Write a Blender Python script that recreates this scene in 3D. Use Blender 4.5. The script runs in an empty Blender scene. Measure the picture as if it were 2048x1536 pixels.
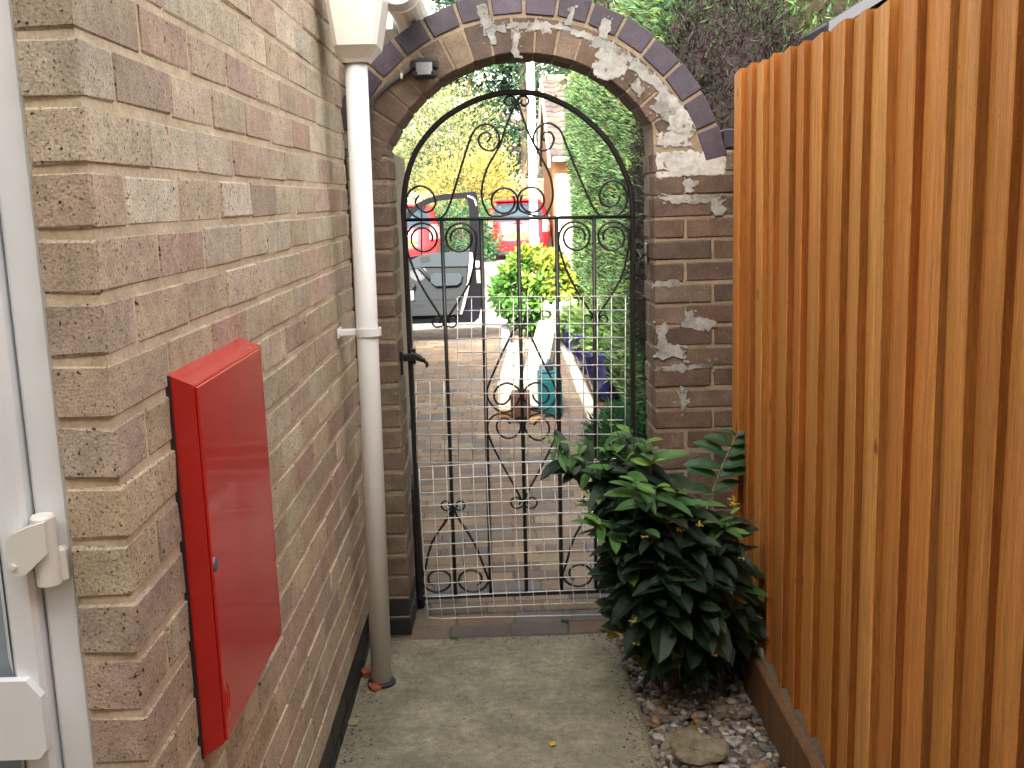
import bpy, bmesh, math, random
import numpy as np
from mathutils import Vector, Matrix

random.seed(7)
rng = np.random.default_rng(7)
S = bpy.context.scene
COL = S.collection
rad = math.radians

# ------------------------------------------------------------------ camera
FPX, PITCH, YAW, ROLL, EYE = 2090.0, 0.1752, -0.00495, 0.0322, 1.415
cp, sp, cy_, sy_ = math.cos(PITCH), math.sin(PITCH), math.cos(YAW), math.sin(YAW)
_f = np.array([-sy_ * cp, cy_ * cp, -sp]); _r = np.array([cy_, sy_, 0.0]); _d = np.cross(_f, _r)
_r2 = _r * math.cos(ROLL) + _d * math.sin(ROLL); _d2 = -_r * math.sin(ROLL) + _d * math.cos(ROLL)
cam = bpy.data.cameras.new("camera")
cam.sensor_width = 36.0
cam.lens = FPX / 2048 * 36
cam.clip_start = 0.05
cam.clip_end = 400
camo = bpy.data.objects.new("camera", cam)
COL.objects.link(camo)
M4 = Matrix.Identity(4)
for i in range(3):
    M4[i][0] = _r2[i]; M4[i][1] = -_d2[i]; M4[i][2] = -_f[i]
M4[2][3] = EYE
camo.matrix_world = M4
S.camera = camo

# ------------------------------------------------------------------ light
SUN_DIR = Vector((-0.13, -1.0, 0.0)).normalized()
SUN_EL = rad(31)
w = bpy.data.worlds.new("World"); S.world = w; w.use_nodes = True
nt = w.node_tree
bg = nt.nodes["Background"]
sky = nt.nodes.new("ShaderNodeTexSky")
sky.sky_type = 'NISHITA'; sky.sun_disc = False
sky.sun_elevation = SUN_EL
sky.sun_rotation = math.atan2(SUN_DIR.x, SUN_DIR.y)
sky.air_density = 1.0; sky.dust_density = 6.0; sky.ozone_density = 1.0
hs = nt.nodes.new("ShaderNodeHueSaturation"); hs.inputs["Saturation"].default_value = 0.35   # thin bright cloud
nt.links.new(sky.outputs[0], hs.inputs["Color"]); wm = nt.nodes.new("ShaderNodeMix"); wm.data_type = 'RGBA'; wm.blend_type = 'MULTIPLY'; wm.inputs[0].default_value = 1.0
wm.inputs[7].default_value = (1.0, .955, .87, 1)          # hazy, slightly warm cloud cover
nt.links.new(hs.outputs[0], wm.inputs[6]); nt.links.new(wm.outputs[2], bg.inputs[0])
bg.inputs[1].default_value = 0.15
sun = bpy.data.lights.new("sun", 'SUN')
sun.energy = 2.0; sun.angle = rad(12); sun.color = (1.0, 0.93, 0.82)
suno = bpy.data.objects.new("sun", sun); COL.objects.link(suno)
ds = Vector((SUN_DIR.x * math.cos(SUN_EL), SUN_DIR.y * math.cos(SUN_EL), math.sin(SUN_EL)))
suno.rotation_euler = ds.to_track_quat('Z', 'Y').to_euler()
suno.location = (-6, -2, 8)
S.view_settings.view_transform = 'Standard'
S.view_settings.look = 'None'
S.view_settings.exposure = 3.0
S.view_settings.gamma = 1.0
S.cycles.max_bounces = 8
S.cycles.transparent_max_bounces = 12

# ------------------------------------------------------------------ survey helpers: photo measurement -> place on a real plane
def _ray(u, v):
    return _r2 * (u - 1024) + _d2 * (v - 768) + _f * FPX
def aty(u, v, y):
    d = _ray(u, v); t = y / d[1]; return np.array([d[0] * t, y, EYE + d[2] * t])
def atx(u, v, x):
    d = _ray(u, v); t = x / d[0]; return np.array([x, d[1] * t, EYE + d[2] * t])
def gnd(u, v, z=0.0):
    d = _ray(u, v); t = (z - EYE) / d[2]; return np.array([d[0] * t, d[1] * t, z])

# ------------------------------------------------------------------ mesh builder
OPEN = {'leaf_green', 'conifer_spray', 'white_petal', 'milky_lens'}
class MB:
    def __init__(self):
        self.V = []; self.n = 0; self.F = []; self.C = []
    def add(self, V, F, col=(0.5, 0.5, 0.5)):
        V = np.asarray(V, float).reshape(-1, 3)
        o = self.n
        self.V.append(V); self.n += len(V)
        for f in F:
            self.F.append([i + o for i in f]); self.C.append(col)
        return self
    def quads(self, V, Q, C):
        """bulk: V (n,3), Q (m,4) int, C (m,3)"""
        o = self.n
        self.V.append(np.asarray(V, float)); self.n += len(V)
        self.F.extend((np.asarray(Q) + o).tolist()); self.C.extend(np.asarray(C).tolist())
    def build(self, name, mat, parent=None, loc=None, smooth=False):
        V = np.concatenate(self.V) if self.V else np.zeros((0, 3))
        if parent is not None: L = np.array(parent["_o"])
        else: L = np.array(loc if loc is not None else (0, 0, 0), float)
        me = bpy.data.meshes.new(name)
        V = (V - L).astype(np.float32)
        ls = np.array([len(f) for f in self.F], np.int32)
        li = np.concatenate([np.asarray(f, np.int32) for f in self.F]) if self.F else np.zeros(0, np.int32)
        me.vertices.add(len(V)); me.vertices.foreach_set("co", V.ravel())
        me.loops.add(len(li)); me.loops.foreach_set("vertex_index", li)
        me.polygons.add(len(ls))
        me.polygons.foreach_set("loop_start", np.concatenate([[0], np.cumsum(ls)[:-1]]).astype(np.int32))
        me.polygons.foreach_set("loop_total", ls)
        me.update(calc_edges=True)
        ca = me.color_attributes.new("col", 'FLOAT_COLOR', 'CORNER')
        C = np.ones((len(self.F), 4), np.float32); C[:, :3] = np.array([c[:3] for c in self.C])
        ca.data.foreach_set("color", np.repeat(C, ls, axis=0).ravel())
        me.polygons.foreach_set("use_smooth", np.full(len(ls), bool(smooth)))
        me.validate()
        if len(ls) < 60000 and mat.name not in OPEN:      # consistent outward normals on the solid pieces
            bm = bmesh.new(); bm.from_mesh(me); bmesh.ops.recalc_face_normals(bm, faces=bm.faces); bm.to_mesh(me); bm.free()
        me.materials.append(mat)
        o = bpy.data.objects.new(name, me)
        COL.objects.link(o)
        o["_o"] = [float(x) for x in L]
        if parent is not None:
            o.parent = parent
        else:
            o.location = L
        return o

def tag(o, label, cat, group=None):
    o["label"] = label; o["category"] = cat
    if group: o["group"] = group
    return o
def thing(name, label, cat, loc=(0, 0, 0), group=None):
    o = bpy.data.objects.new(name, None); COL.objects.link(o)
    o.location = Vector(loc); o["_o"] = [float(x) for x in loc]; o.empty_display_size = 0.1
    return tag(o, label, cat, group)
def kind(o, k):
    o["kind"] = k; return o

def copy_tree(o, parent=None):
    c = o.copy(); COL.objects.link(c)
    if parent is not None: c.parent = parent
    for ch in list(o.children): copy_tree(ch, c)
    return c

# primitives
def cbox(x0, x1, y0, y1, z0, z1, ch=0.003):
    """box with chamfered edges"""
    c = min(ch, (x1 - x0) * .45, (y1 - y0) * .45, (z1 - z0) * .45)
    X = (x0, x1); Y = (y0, y1); Z = (z0, z1); V = []; idx = {}
    for i in (0, 1):
        for j in (0, 1):
            for k in (0, 1):
                sx, sy, sz = (1, -1)[i], (1, -1)[j], (1, -1)[k]
                idx[i, j, k, 0] = len(V); V.append((X[i], Y[j] + sy * c, Z[k] + sz * c))
                idx[i, j, k, 1] = len(V); V.append((X[i] + sx * c, Y[j], Z[k] + sz * c))
                idx[i, j, k, 2] = len(V); V.append((X[i] + sx * c, Y[j] + sy * c, Z[k]))
    F = []
    g = lambda i, j, k, a: idx[i, j, k, a]
    for s in (0, 1):
        f = [g(s, 0, 0, 0), g(s, 1, 0, 0), g(s, 1, 1, 0), g(s, 0, 1, 0)]; F.append(f if s else f[::-1])
        f = [g(0, s, 0, 1), g(1, s, 0, 1), g(1, s, 1, 1), g(0, s, 1, 1)]; F.append(f[::-1] if s else f)
        f = [g(0, 0, s, 2), g(1, 0, s, 2), g(1, 1, s, 2), g(0, 1, s, 2)]; F.append(f if s else f[::-1])
    for a in (0, 1):
        for b in (0, 1):
            fl = (a == b)
            f = [g(a, b, 0, 0), g(a, b, 1, 0), g(a, b, 1, 1), g(a, b, 0, 1)]; F.append(f if fl else f[::-1])
            f = [g(a, 0, b, 0), g(a, 1, b, 0), g(a, 1, b, 2), g(a, 0, b, 2)]; F.append(f[::-1] if fl else f)
            f = [g(0, a, b, 1), g(1, a, b, 1), g(1, a, b, 2), g(0, a, b, 2)]; F.append(f if fl else f[::-1])
    for i in (0, 1):
        for j in (0, 1):
            for k in (0, 1):
                f = [g(i, j, k, 0), g(i, j, k, 1), g(i, j, k, 2)]
                F.append(f if (i + j + k) % 2 else f[::-1])
    return np.array(V), F

def xf(V, M):
    V = np.asarray(V, float); M = np.array(M)
    return V @ M[:3, :3].T + M[:3, 3]
def rotz(a, c=(0, 0, 0)):
    c = Vector(c); return Matrix.Translation(c) @ Matrix.Rotation(a, 4, 'Z') @ Matrix.Translation(-c)
def rotx(a, c=(0, 0, 0)):
    c = Vector(c); return Matrix.Translation(c) @ Matrix.Rotation(a, 4, 'X') @ Matrix.Translation(-c)
def roty(a, c=(0, 0, 0)):
    c = Vector(c); return Matrix.Translation(c) @ Matrix.Rotation(a, 4, 'Y') @ Matrix.Translation(-c)

def smooth_path(P, n=6, closed=False):
    P = [np.asarray(p, float) for p in P]
    out = []
    m = len(P)
    for i in range(m - 1):
        p0 = P[max(i - 1, 0)]; p1 = P[i]; p2 = P[i + 1]; p3 = P[min(i + 2, m - 1)]
        for k in range(n):
            t = k / n
            out.append(.5 * ((2 * p1) + (-p0 + p2) * t + (2 * p0 - 5 * p1 + 4 * p2 - p3) * t * t + (-p0 + 3 * p1 - 3 * p2 + p3) * t ** 3))
    out.append(P[-1])
    return out

def tube(P, r, n=8, caps=True, flat=1.0):
    """sweep a round section along P; r scalar or per-point list"""
    P = np.asarray(P, float); m = len(P)
    R = np.full(m, r) if np.isscalar(r) else np.asarray(r, float)
    T = np.gradient(P, axis=0); T /= np.linalg.norm(T, axis=1)[:, None] + 1e-12
    ref = np.array([0, 1.0, 0]) if abs(T[0][1]) < .9 else np.array([1.0, 0, 0])
    V = []; F = []
    nrm = None
    for i in range(m):
        if nrm is None: nrm = ref - T[i] * np.dot(ref, T[i])
        else: nrm = nrm - T[i] * np.dot(nrm, T[i])
        nrm = nrm / (np.linalg.norm(nrm) + 1e-12)
        b = np.cross(T[i], nrm)
        for k in range(n):
            a = 2 * math.pi * (k + .5) / n
            V.append(P[i] + R[i] * (math.cos(a) * nrm * flat + math.sin(a) * b))
    for i in range(m - 1):
        for k in range(n):
            k2 = (k + 1) % n
            F.append((i * n + k, i * n + k2, (i + 1) * n + k2, (i + 1) * n + k))
    if caps:
        F.append(tuple(range(n))[::-1]); F.append(tuple((m - 1) * n + k for k in range(n)))
    return np.array(V), F

def lathe(prof, c=(0, 0, 0), n=24, axis='Z', cap=True):
    V = []; F = []
    for r, h in prof:
        for k in range(n):
            a = 2 * math.pi * k / n
            p = (r * math.cos(a), r * math.sin(a), h)
            if axis == 'X': p = (h, r * math.cos(a), r * math.sin(a))
            if axis == 'Y': p = (r * math.sin(a), h, r * math.cos(a))
            V.append((p[0] + c[0], p[1] + c[1], p[2] + c[2]))
    m = len(prof)
    for i in range(m - 1):
        for k in range(n):
            k2 = (k + 1) % n
            F.append((i * n + k, i * n + k2, (i + 1) * n + k2, (i + 1) * n + k))
    if cap:
        F.append(tuple(range(n))[::-1]); F.append(tuple((m - 1) * n + k for k in range(n)))
    return np.array(V), F

def prism(poly, y0, y1):
    """poly: list of (x,z); extruded in y"""
    n = len(poly)
    V = [(p[0], y0, p[1]) for p in poly] + [(p[0], y1, p[1]) for p in poly]
    F = [tuple(range(n)), tuple(range(n, 2 * n))[::-1]]
    for i in range(n):
        j = (i + 1) % n
        F.append((i, n + i, n + j, j))
    return np.array(V), F

def blob(c, r, sub=2, jit=.15, seed=0, squash=(1, 1, 1)):
    """irregular stone"""
    r_ = np.random.default_rng(seed)
    t = (1 + 5 ** .5) / 2
    V = [(-1, t, 0), (1, t, 0), (-1, -t, 0), (1, -t, 0), (0, -1, t), (0, 1, t), (0, -1, -t), (0, 1, -t), (t, 0, -1), (t, 0, 1), (-t, 0, -1), (-t, 0, 1)]
    F = [(0, 11, 5), (0, 5, 1), (0, 1, 7), (0, 7, 10), (0, 10, 11), (1, 5, 9), (5, 11, 4), (11, 10, 2), (10, 7, 6), (7, 1, 8), (3, 9, 4), (3, 4, 2), (3, 2, 6), (3, 6, 8), (3, 8, 9), (4, 9, 5), (2, 4, 11), (6, 2, 10), (8, 6, 7), (9, 8, 1)]
    V = [np.array(v) / np.linalg.norm(v) for v in V]
    for _ in range(sub):
        cache = {}; NF = []
        def mid(a, b):
            k = (min(a, b), max(a, b))
            if k not in cache:
                m = V[a] + V[b]; V.append(m / np.linalg.norm(m)); cache[k] = len(V) - 1
            return cache[k]
        for a, b, c_ in F:
            x, y, z = mid(a, b), mid(b, c_), mid(c_, a)
            NF += [(a, x, z), (b, y, x), (c_, z, y), (x, y, z)]
        F = NF
    V = np.array(V)
    ph = r_.uniform(0, 6.28, (5, 3)); fr = r_.normal(0, 2.2, (5, 3))
    d = np.ones(len(V))
    for k in range(5):
        d += jit * np.sin(V @ fr[k] + ph[k][0]) * .5
    V = V * d[:, None] * np.array(squash) * r + np.array(c)
    return V, F

# ------------------------------------------------------------------ materials
def mat(name, base=None, rough=.6, var=(), speck=(), bump=(), spec=.4, metal=0.0, transl=0.0, coat=0.0, glass=0.0, stretch=None, emit=None, knots=()):
    m = bpy.data.materials.new(name); m.use_nodes = True
    t = m.node_tree; N = t.nodes; Lk = t.links
    b = N["Principled BSDF"]
    tc = N.new("ShaderNodeTexCoord"); co = tc.outputs["Object"]
    if stretch:
        mp = N.new("ShaderNodeMapping"); mp.inputs["Scale"].default_value = stretch
        Lk.new(co, mp.inputs[0]); co = mp.outputs[0]
    if base is None:
        a = N.new("ShaderNodeAttribute"); a.attribute_name = "col"; c = a.outputs["Color"]
    else:
        r = N.new("ShaderNodeRGB"); r.outputs[0].default_value = (*base, 1); c = r.outputs[0]
    def noise(scale, detail=3.0, rg=.55):
        n = N.new("ShaderNodeTexNoise"); n.inputs["Scale"].default_value = scale
        n.inputs["Detail"].default_value = detail; n.inputs["Roughness"].default_value = rg
        Lk.new(co, n.inputs["Vector"]); return n.outputs["Fac"]
    for sc, lo, hi in var:
        mr = N.new("ShaderNodeMapRange"); mr.inputs[1].default_value = .3; mr.inputs[2].default_value = .7
        mr.inputs[3].default_value = lo; mr.inputs[4].default_value = hi
        Lk.new(noise(sc), mr.inputs[0])
        mx = N.new("ShaderNodeMix"); mx.data_type = 'RGBA'; mx.blend_type = 'MULTIPLY'; mx.inputs[0].default_value = 1
        Lk.new(c, mx.inputs[6]); Lk.new(mr.outputs[0], mx.inputs[7]); c = mx.outputs[2]
    for sc, thr, wd, colr in speck:
        mr = N.new("ShaderNodeMapRange"); mr.inputs[1].default_value = thr; mr.inputs[2].default_value = thr + wd
        Lk.new(noise(sc, 2.0), mr.inputs[0])
        mx = N.new("ShaderNodeMix"); mx.data_type = 'RGBA'
        Lk.new(mr.outputs[0], mx.inputs[0]); Lk.new(c, mx.inputs[6]); mx.inputs[7].default_value = (*colr, 1); c = mx.outputs[2]
    co2 = tc.outputs["Object"]
    for sc, thr, wd, colr in knots:
        n = N.new("ShaderNodeTexNoise"); n.inputs["Scale"].default_value = sc; n.inputs["Detail"].default_value = 1.0
        Lk.new(co2, n.inputs["Vector"])
        mr = N.new("ShaderNodeMapRange"); mr.inputs[1].default_value = thr; mr.inputs[2].default_value = thr + wd; Lk.new(n.outputs["Fac"], mr.inputs[0])
        mx = N.new("ShaderNodeMix"); mx.data_type = 'RGBA'
        Lk.new(mr.outputs[0], mx.inputs[0]); Lk.new(c, mx.inputs[6]); mx.inputs[7].default_value = (*colr, 1); c = mx.outputs[2]
    Lk.new(c, b.inputs["Base Color"])
    b.inputs["Roughness"].default_value = rough
    b.inputs["Specular IOR Level"].default_value = spec
    b.inputs["Metallic"].default_value = metal
    b.inputs["Coat Weight"].default_value = coat
    if coat: b.inputs["Coat Roughness"].default_value = .06
    prev = None
    for sc, st, dist in bump:
        bp = N.new("ShaderNodeBump"); bp.inputs["Strength"].default_value = st; bp.inputs["Distance"].default_value = dist
        Lk.new(noise(sc, 4.0), bp.inputs["Height"])
        if prev: Lk.new(prev, bp.inputs["Normal"])
        prev = bp.outputs[0]
    if prev: Lk.new(prev, b.inputs["Normal"])
    out = N["Material Output"]
    if transl:
        tr = N.new("ShaderNodeBsdfTranslucent"); Lk.new(c, tr.inputs[0])
        ms = N.new("ShaderNodeMixShader"); ms.inputs[0].default_value = transl
        Lk.new(b.outputs[0], ms.inputs[1]); Lk.new(tr.outputs[0], ms.inputs[2]); Lk.new(ms.outputs[0], out.inputs[0])
    if glass:
        tp = N.new("ShaderNodeBsdfTransparent"); tp.inputs[0].default_value = (.93, .96, .96, 1)
        ms = N.new("ShaderNodeMixShader"); ms.inputs[0].default_value = glass
        Lk.new(b.outputs[0], ms.inputs[1]); Lk.new(tp.outputs[0], ms.inputs[2]); Lk.new(ms.outputs[0], out.inputs[0])
    return m

BRICK = mat("buff_brick", None, .85, var=[(1.6, .86, 1.10), (9, .84, 1.10), (38, .84, 1.12), (330, .70, 1.22)], speck=[(210, .60, .06, (.19, .145, .105)), (120, .665, .025, (.05, .042, .035)), (60, .715, .015, (.03, .026, .022)), (22, .735, .02, (.44, .17, .09))], bump=[(220, .5, .003), (60, .35, .003)], spec=.2)
MORTAR = mat("mortar", None, .9, var=[(14, .8, 1.12), (160, .8, 1.12)], bump=[(160, .5, .002)], spec=.15)
OLDBRICK = mat("brown_brick", None, .85, var=[(18, .7, 1.18), (160, .75, 1.18)], speck=[(48, .72, .03, (.38, .36, .33))], bump=[(120, .5, .003), (30, .4, .004)], spec=.2)
BLUEBRICK = mat("blue_engineering_brick", None, .55, var=[(20, .75, 1.15), (180, .8, 1.15)], bump=[(110, .35, .002)], spec=.4)
SMEAR = mat("grey_repair_mortar", None, .9, var=[(16, .66, 1.12), (70, .80, 1.12)], speck=[(34, .62, .05, (.17, .135, .11))], bump=[(60, .6, .004)], spec=.15)
CONC = mat("weathered_concrete", (.285, .268, .20), .92, var=[(2.6, .72, 1.18), (9, .74, 1.17), (45, .76, 1.18), (240, .62, 1.32)], speck=[(13, .55, .14, (.225, .225, .155)), (5.5, .63, .16, (.20, .19, .14)), (260, .66, .04, (.10, .095, .075)), (150, .69, .03, (.44, .41, .32))], bump=[(120, .4, .003), (18, .3, .004)], spec=.15)
PAVER = mat("block_paving", None, .85, var=[(6, .8, 1.12), (90, .82, 1.12)], bump=[(120, .4, .002)], spec=.2)
PALECONC = mat("pale_concrete", (.44, .42, .38), .9, var=[(3, .85, 1.1), (40, .9, 1.08)], spec=.15)
ASPH = mat("road_asphalt", (.17, .17, .17), .9, var=[(3, .85, 1.1), (150, .8, 1.2)], spec=.15)
EARTH = mat("earth", (.075, .055, .04), .95, var=[(4, .7, 1.2), (60, .7, 1.2)], bump=[(40, .6, .01)], spec=.1)
FIELD = mat("far_ground", (.11, .11, .085), .95, var=[(.4, .7, 1.25), (6, .8, 1.2)], spec=.1)
PEB = mat("pebbles", None, .55, var=[(50, .8, 1.15), (300, .85, 1.1)], spec=.35)
ROCKM = mat("sandstone_rock", (.25, .22, .15), .85, var=[(14, .6, 1.2), (70, .8, 1.1)], bump=[(40, .7, .006)], spec=.2)
WOOD = mat("orange_fence_timber", None, .66, var=[(3, .80, 1.15), (9, .78, 1.16), (34, .74, 1.16)], speck=[(5, .70, .05, (.20, .075, .02))], stretch=(16, 16, .8), bump=[(28, .35, .002)], spec=.22, knots=[(9, .735, .04, (.24, .085, .025)), (240, .67, .05, (.30, .12, .035))])
WHITEP = mat("white_upvc", (.84, .865, .89), .32, var=[(6, .95, 1.03)], spec=.45)
CREAMP = mat("ivory_upvc", (.78, .76, .71), .34, var=[(6, .94, 1.03)], spec=.45)
UGLASS = mat("window_glass", (.30, .36, .40), .08, spec=.6)
REDM = mat("red_gloss_metal", (.56, .018, .016), .22, var=[(5, .90, 1.05), (60, .94, 1.05)], speck=[(300, .72, .03, (.62, .20, .18))], bump=[(7, .08, .01)], spec=.45, coat=.35, stretch=(1, 1, 2.6))
BLACKM = mat("black_painted_iron", (.012, .012, .014), .38, var=[(40, .8, 1.3)], bump=[(90, .25, .002)], spec=.5)
ZINC = mat("galvanised_wire", (.74, .75, .76), .42, metal=.15, spec=.5)
DARKP = mat("dark_plastic", (.022, .022, .028), .4, spec=.45)
GREYP = mat("grey_plastic", (.17, .18, .19), .45, spec=.4)
LENS = mat("milky_lens", (.30, .30, .33), .3, spec=.5)
LEAF = mat("leaf_green", None, .5, var=[(25, .8, 1.2)], spec=.35, transl=.3)
NEEDLE = mat("conifer_spray", None, .7, var=[(12, .8, 1.2)], spec=.2, transl=.25)
BARK = mat("bark", None, .9, var=[(15, .7, 1.2)], bump=[(30, .5, .01)], spec=.15)
RCAR = mat("red_car_paint", (.42, .012, .018), .35, spec=.3, coat=.25)
KCAR = mat("dark_blue_car_paint", (.004, .0045, .008), .3, spec=.25, coat=.08)
CGLASS = mat("car_glass", (.02, .035, .05), .08, spec=.35)
TYRE = mat("tyre_rubber", (.015, .015, .015), .8, spec=.3)
RIM = mat("wheel_rim", (.45, .45, .46), .35, metal=.7)
TRIM = mat("grey_door_trim", None, .6, var=[(60, .93, 1.05)], spec=.35)
LAMPR = mat("red_lamp_lens", None, .2, spec=.5)
PLATE = mat("yellow_plate", (.75, .55, .04), .4)
CLEAR = mat("clear_glass", (.03, .04, .04), .04, spec=.5, glass=.93)
TEAL = mat("teal_plastic", (.004, .085, .105), .35, var=[(5, .9, 1.05)], spec=.45)
CREAMW = mat("cream_painted_board", (.72, .69, .58), .5, var=[(10, .92, 1.03)], spec=.3)
BROWNW = mat("brown_timber", None, .75, var=[(20, .7, 1.2)], spec=.2)
GLAZE = mat("blue_glaze", (.010, .012, .062), .18, var=[(12, .7, 1.3)], spec=.5, coat=.4)
TILE = mat("roof_tile", None, .85, var=[(3, .75, 1.2), (30, .8, 1.15)], spec=.2)
SLATE = mat("dark_felt", (.035, .032, .042), .7, var=[(8, .8, 1.2)], spec=.3)
PAINTW = mat("white_paint", (.8, .8, .79), .45, spec=.4)
WALLP = mat("far_brick", None, .85, var=[(8, .85, 1.1)], spec=.2)
PETAL = mat("white_petal", (.8, .8, .76), .6, transl=.3)
TERRA = mat("terracotta", (.33, .10, .05), .8, var=[(30, .8, 1.2)], spec=.2)
FLOWER = mat("seed_head", None, .6, spec=.3)

def jit(c, a=.1):
    k = 1 + random.uniform(-a, a)
    return (c[0] * k * (1 + random.uniform(-.03, .03)), c[1] * k, c[2] * k * (1 + random.uniform(-.04, .04)))

# ================================================================== SETTING
mb = MB(); mb.add([(-90, -30, -.06), (90, -30, -.06), (90, 120, -.06), (-90, 120, -.06)], [(0, 1, 2, 3)])
kind(mb.build("ground", FIELD), "structure")

# concrete path slab (right edge slightly ragged)
mb = MB()
ys = np.linspace(-3.0, 3.235, 60)
V = []; F = []
for i, y in enumerate(ys):
    xr = .352 - max(0, y - 2.4) * .022 + random.uniform(-.003, .003)
    for x, z in ((-.52, -.05), (-.52, 0), (-.3, 0), (-.1, 0), (.1, 0), (xr - .012, 0), (xr, -.010), (xr + .003, -.05)):
        V.append((x, y, z + random.uniform(-.0008, .0008)))
for i in range(59):
    for k in range(7):
        F.append((i * 8 + k, (i + 1) * 8 + k, (i + 1) * 8 + k + 1, i * 8 + k + 1)[::-1])
F.append(tuple(range(59 * 8, 60 * 8)))
mb.add(V, F)
kind(mb.build("concrete_path", CONC), "structure")
mb = MB(); mb.add(*cbox(-6.5, -.525, -6, 1.2, -.05, -.004, .004)); mb.add(*cbox(.9, 5, -6, 1.0, -.058, -.02))
kind(mb.build("yard", CONC), "structure")
# soil of the planting bed
mb = MB(); mb.add(*cbox(.34, 1.0, -2, 12.0, -.058, -.034)); kind(mb.build("soil", EARTH), "structure")

# block paving beyond the gate
pal = [tuple(x * k_ for x, k_ in zip(c, (.60, .61, .64))) for c in [(.33, .24, .17), (.36, .26, .17), (.29, .22, .17), (.25, .21, .18), (.31, .21, .15), (.36, .29, .20), (.22, .19, .17), (.27, .20, .15)]]
mb = MB()
def paver(x0, x1, y0, y1):
    V, F = cbox(x0 + .0018, x1 - .0018, y0 + .0018, y1 - .0018, -.05, random.uniform(-.0015, .0015), .005)
    mb.add(V, F, jit(random.choice(pal), .12))
y = 3.245
x = -.42
while x < .47:                       # border course along the slab
    paver(x, x + .2, y, y + .1); x += .2
y += .1
r = 0
while y < 11.6:
    x = -2.6 - (.1 if r % 2 else 0) if y > 3.7 else -.4 - (.1 if r % 2 else 0)
    while x < .5:
        if x > -.42 or y > 3.8: paver(x, x + .2, y, y + .1)
        x += .2
    y += .1; r += 1
kind(mb.build("block_paving", PAVER), "structure")
mb = MB(); mb.add(*cbox(-3, .62, 3.236, 11.7, -.055, -.007, .001), (.16, .14, .11)); kind(mb.build("paving_bed", mat("joint_sand", (.15, .135, .105), .95, var=[(20, .8, 1.2)])), "structure")
# stone edging between paving and hedge
mb = MB()
y = 4.0
while y < 11.4:
    mb.add(*cbox(.515 + random.uniform(-.004, .004), .60, y, y + .44, -.05, .02, .008)); y += .446
kind(mb.build("edging_kerb", PALECONC), "structure")
mb = MB(); mb.add(*cbox(-14, 14, 11.72, 16.8, -.05, .004, .004)); kind(mb.build("pavement", PALECONC), "structure")
mb = MB()
x = -14
while x < 14:
    mb.add(*cbox(x, x + .908, 16.81, 16.94, -.05, .02, .012)); x += .914
kind(mb.build("kerb", PALECONC), "structure")
mb = MB(); mb.add(*cbox(-60, 60, 16.95, 22.6, -.055, -.03, .002)); kind(mb.build("road", ASPH), "structure")
mb = MB(); mb.add(*cbox(-14, 14, 22.62, 32, -.055, .0, .01)); kind(mb.build("driveway", PALECONC), "structure")

# ================================================================== HOUSE (left)
WX, WY, HT = -.471, 1.2326, 2.12
FX = -.543
house = thing("brick_house", "buff speckled brick house wall running along the left of the path", "house", (WX, WY, 0))
bp = [(.57, .475, .335), (.54, .45, .325), (.525, .425, .315), (.54, .475, .36), (.58, .50, .375), (.61, .545, .43), (.49, .395, .295), (.54, .45, .34), (.515, .405, .31), (.555, .48, .36), (.46, .365, .28), (.55, .46, .33), (.50, .375, .30), (.47, .345, .265), (.53, .42, .335)]
dk = [(.022, .021, .022), (.03, .028, .028), (.018, .018, .02)]
mb = MB(); mp = MB()
def brick(m, x0, x1, y0, y1, z0, z1, c, ch=.0030, off=.0008):
    V, F = cbox(x0, x1, y0, y1, z0, z1, ch)
    V = V + np.array([random.uniform(-off, off), random.uniform(-off, off), random.uniform(-off, off) * .6])
    V = xf(V, rotz(random.uniform(-.002, .002), ((x0 + x1) / 2, (y0 + y1) / 2, 0)))
    V = V + rng.normal(0, .0010, V.shape)
    m.add(V, F, c)
YE = 3.44
for i in range(-7, 22):
    z1 = 1.616 - .075 * i - .006; z0 = z1 - .0635
    dark = i >= 20
    tgt = mp if dark else mb
    pc = (lambda: jit(random.choice(dk), .15)) if dark else (lambda: tuple(x * k_ for x, k_ in zip(jit(random.choice(bp), .1), (1.0, .995, 1.0))))
    y = WY
    first = True
    while y < YE:
        L = .215
        if first:
            if i % 2: x0, L = FX + .001, .215
            else: x0, L = FX + .001, .1035
        else: x0 = WX - .1025
        y1 = min(y + L + random.uniform(-.003, .003), YE)
        px = random.uniform(-.001, .0012)
        brick(tgt, x0, WX + px, y, y1, z0 + random.uniform(-.0015, .0015), z1 + random.uniform(-.0015, .0015), pc())
        first = False
        y += L + .0085
wall = mb.build("wall", BRICK, house)
mp.build("plinth", BLUEBRICK, house)
mb = MB()
mb.add(*cbox(FX + .003, WX - .0030, WY + .0032, YE, .045, HT - .02, .001), (.58, .475, .345))
mb.add(*cbox(FX + .003, WX - .0042, WY + .0042, YE, -.045, .0449, .001), (.09, .08, .07))
mb.build("mortar_joints", MORTAR, wall)
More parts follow.
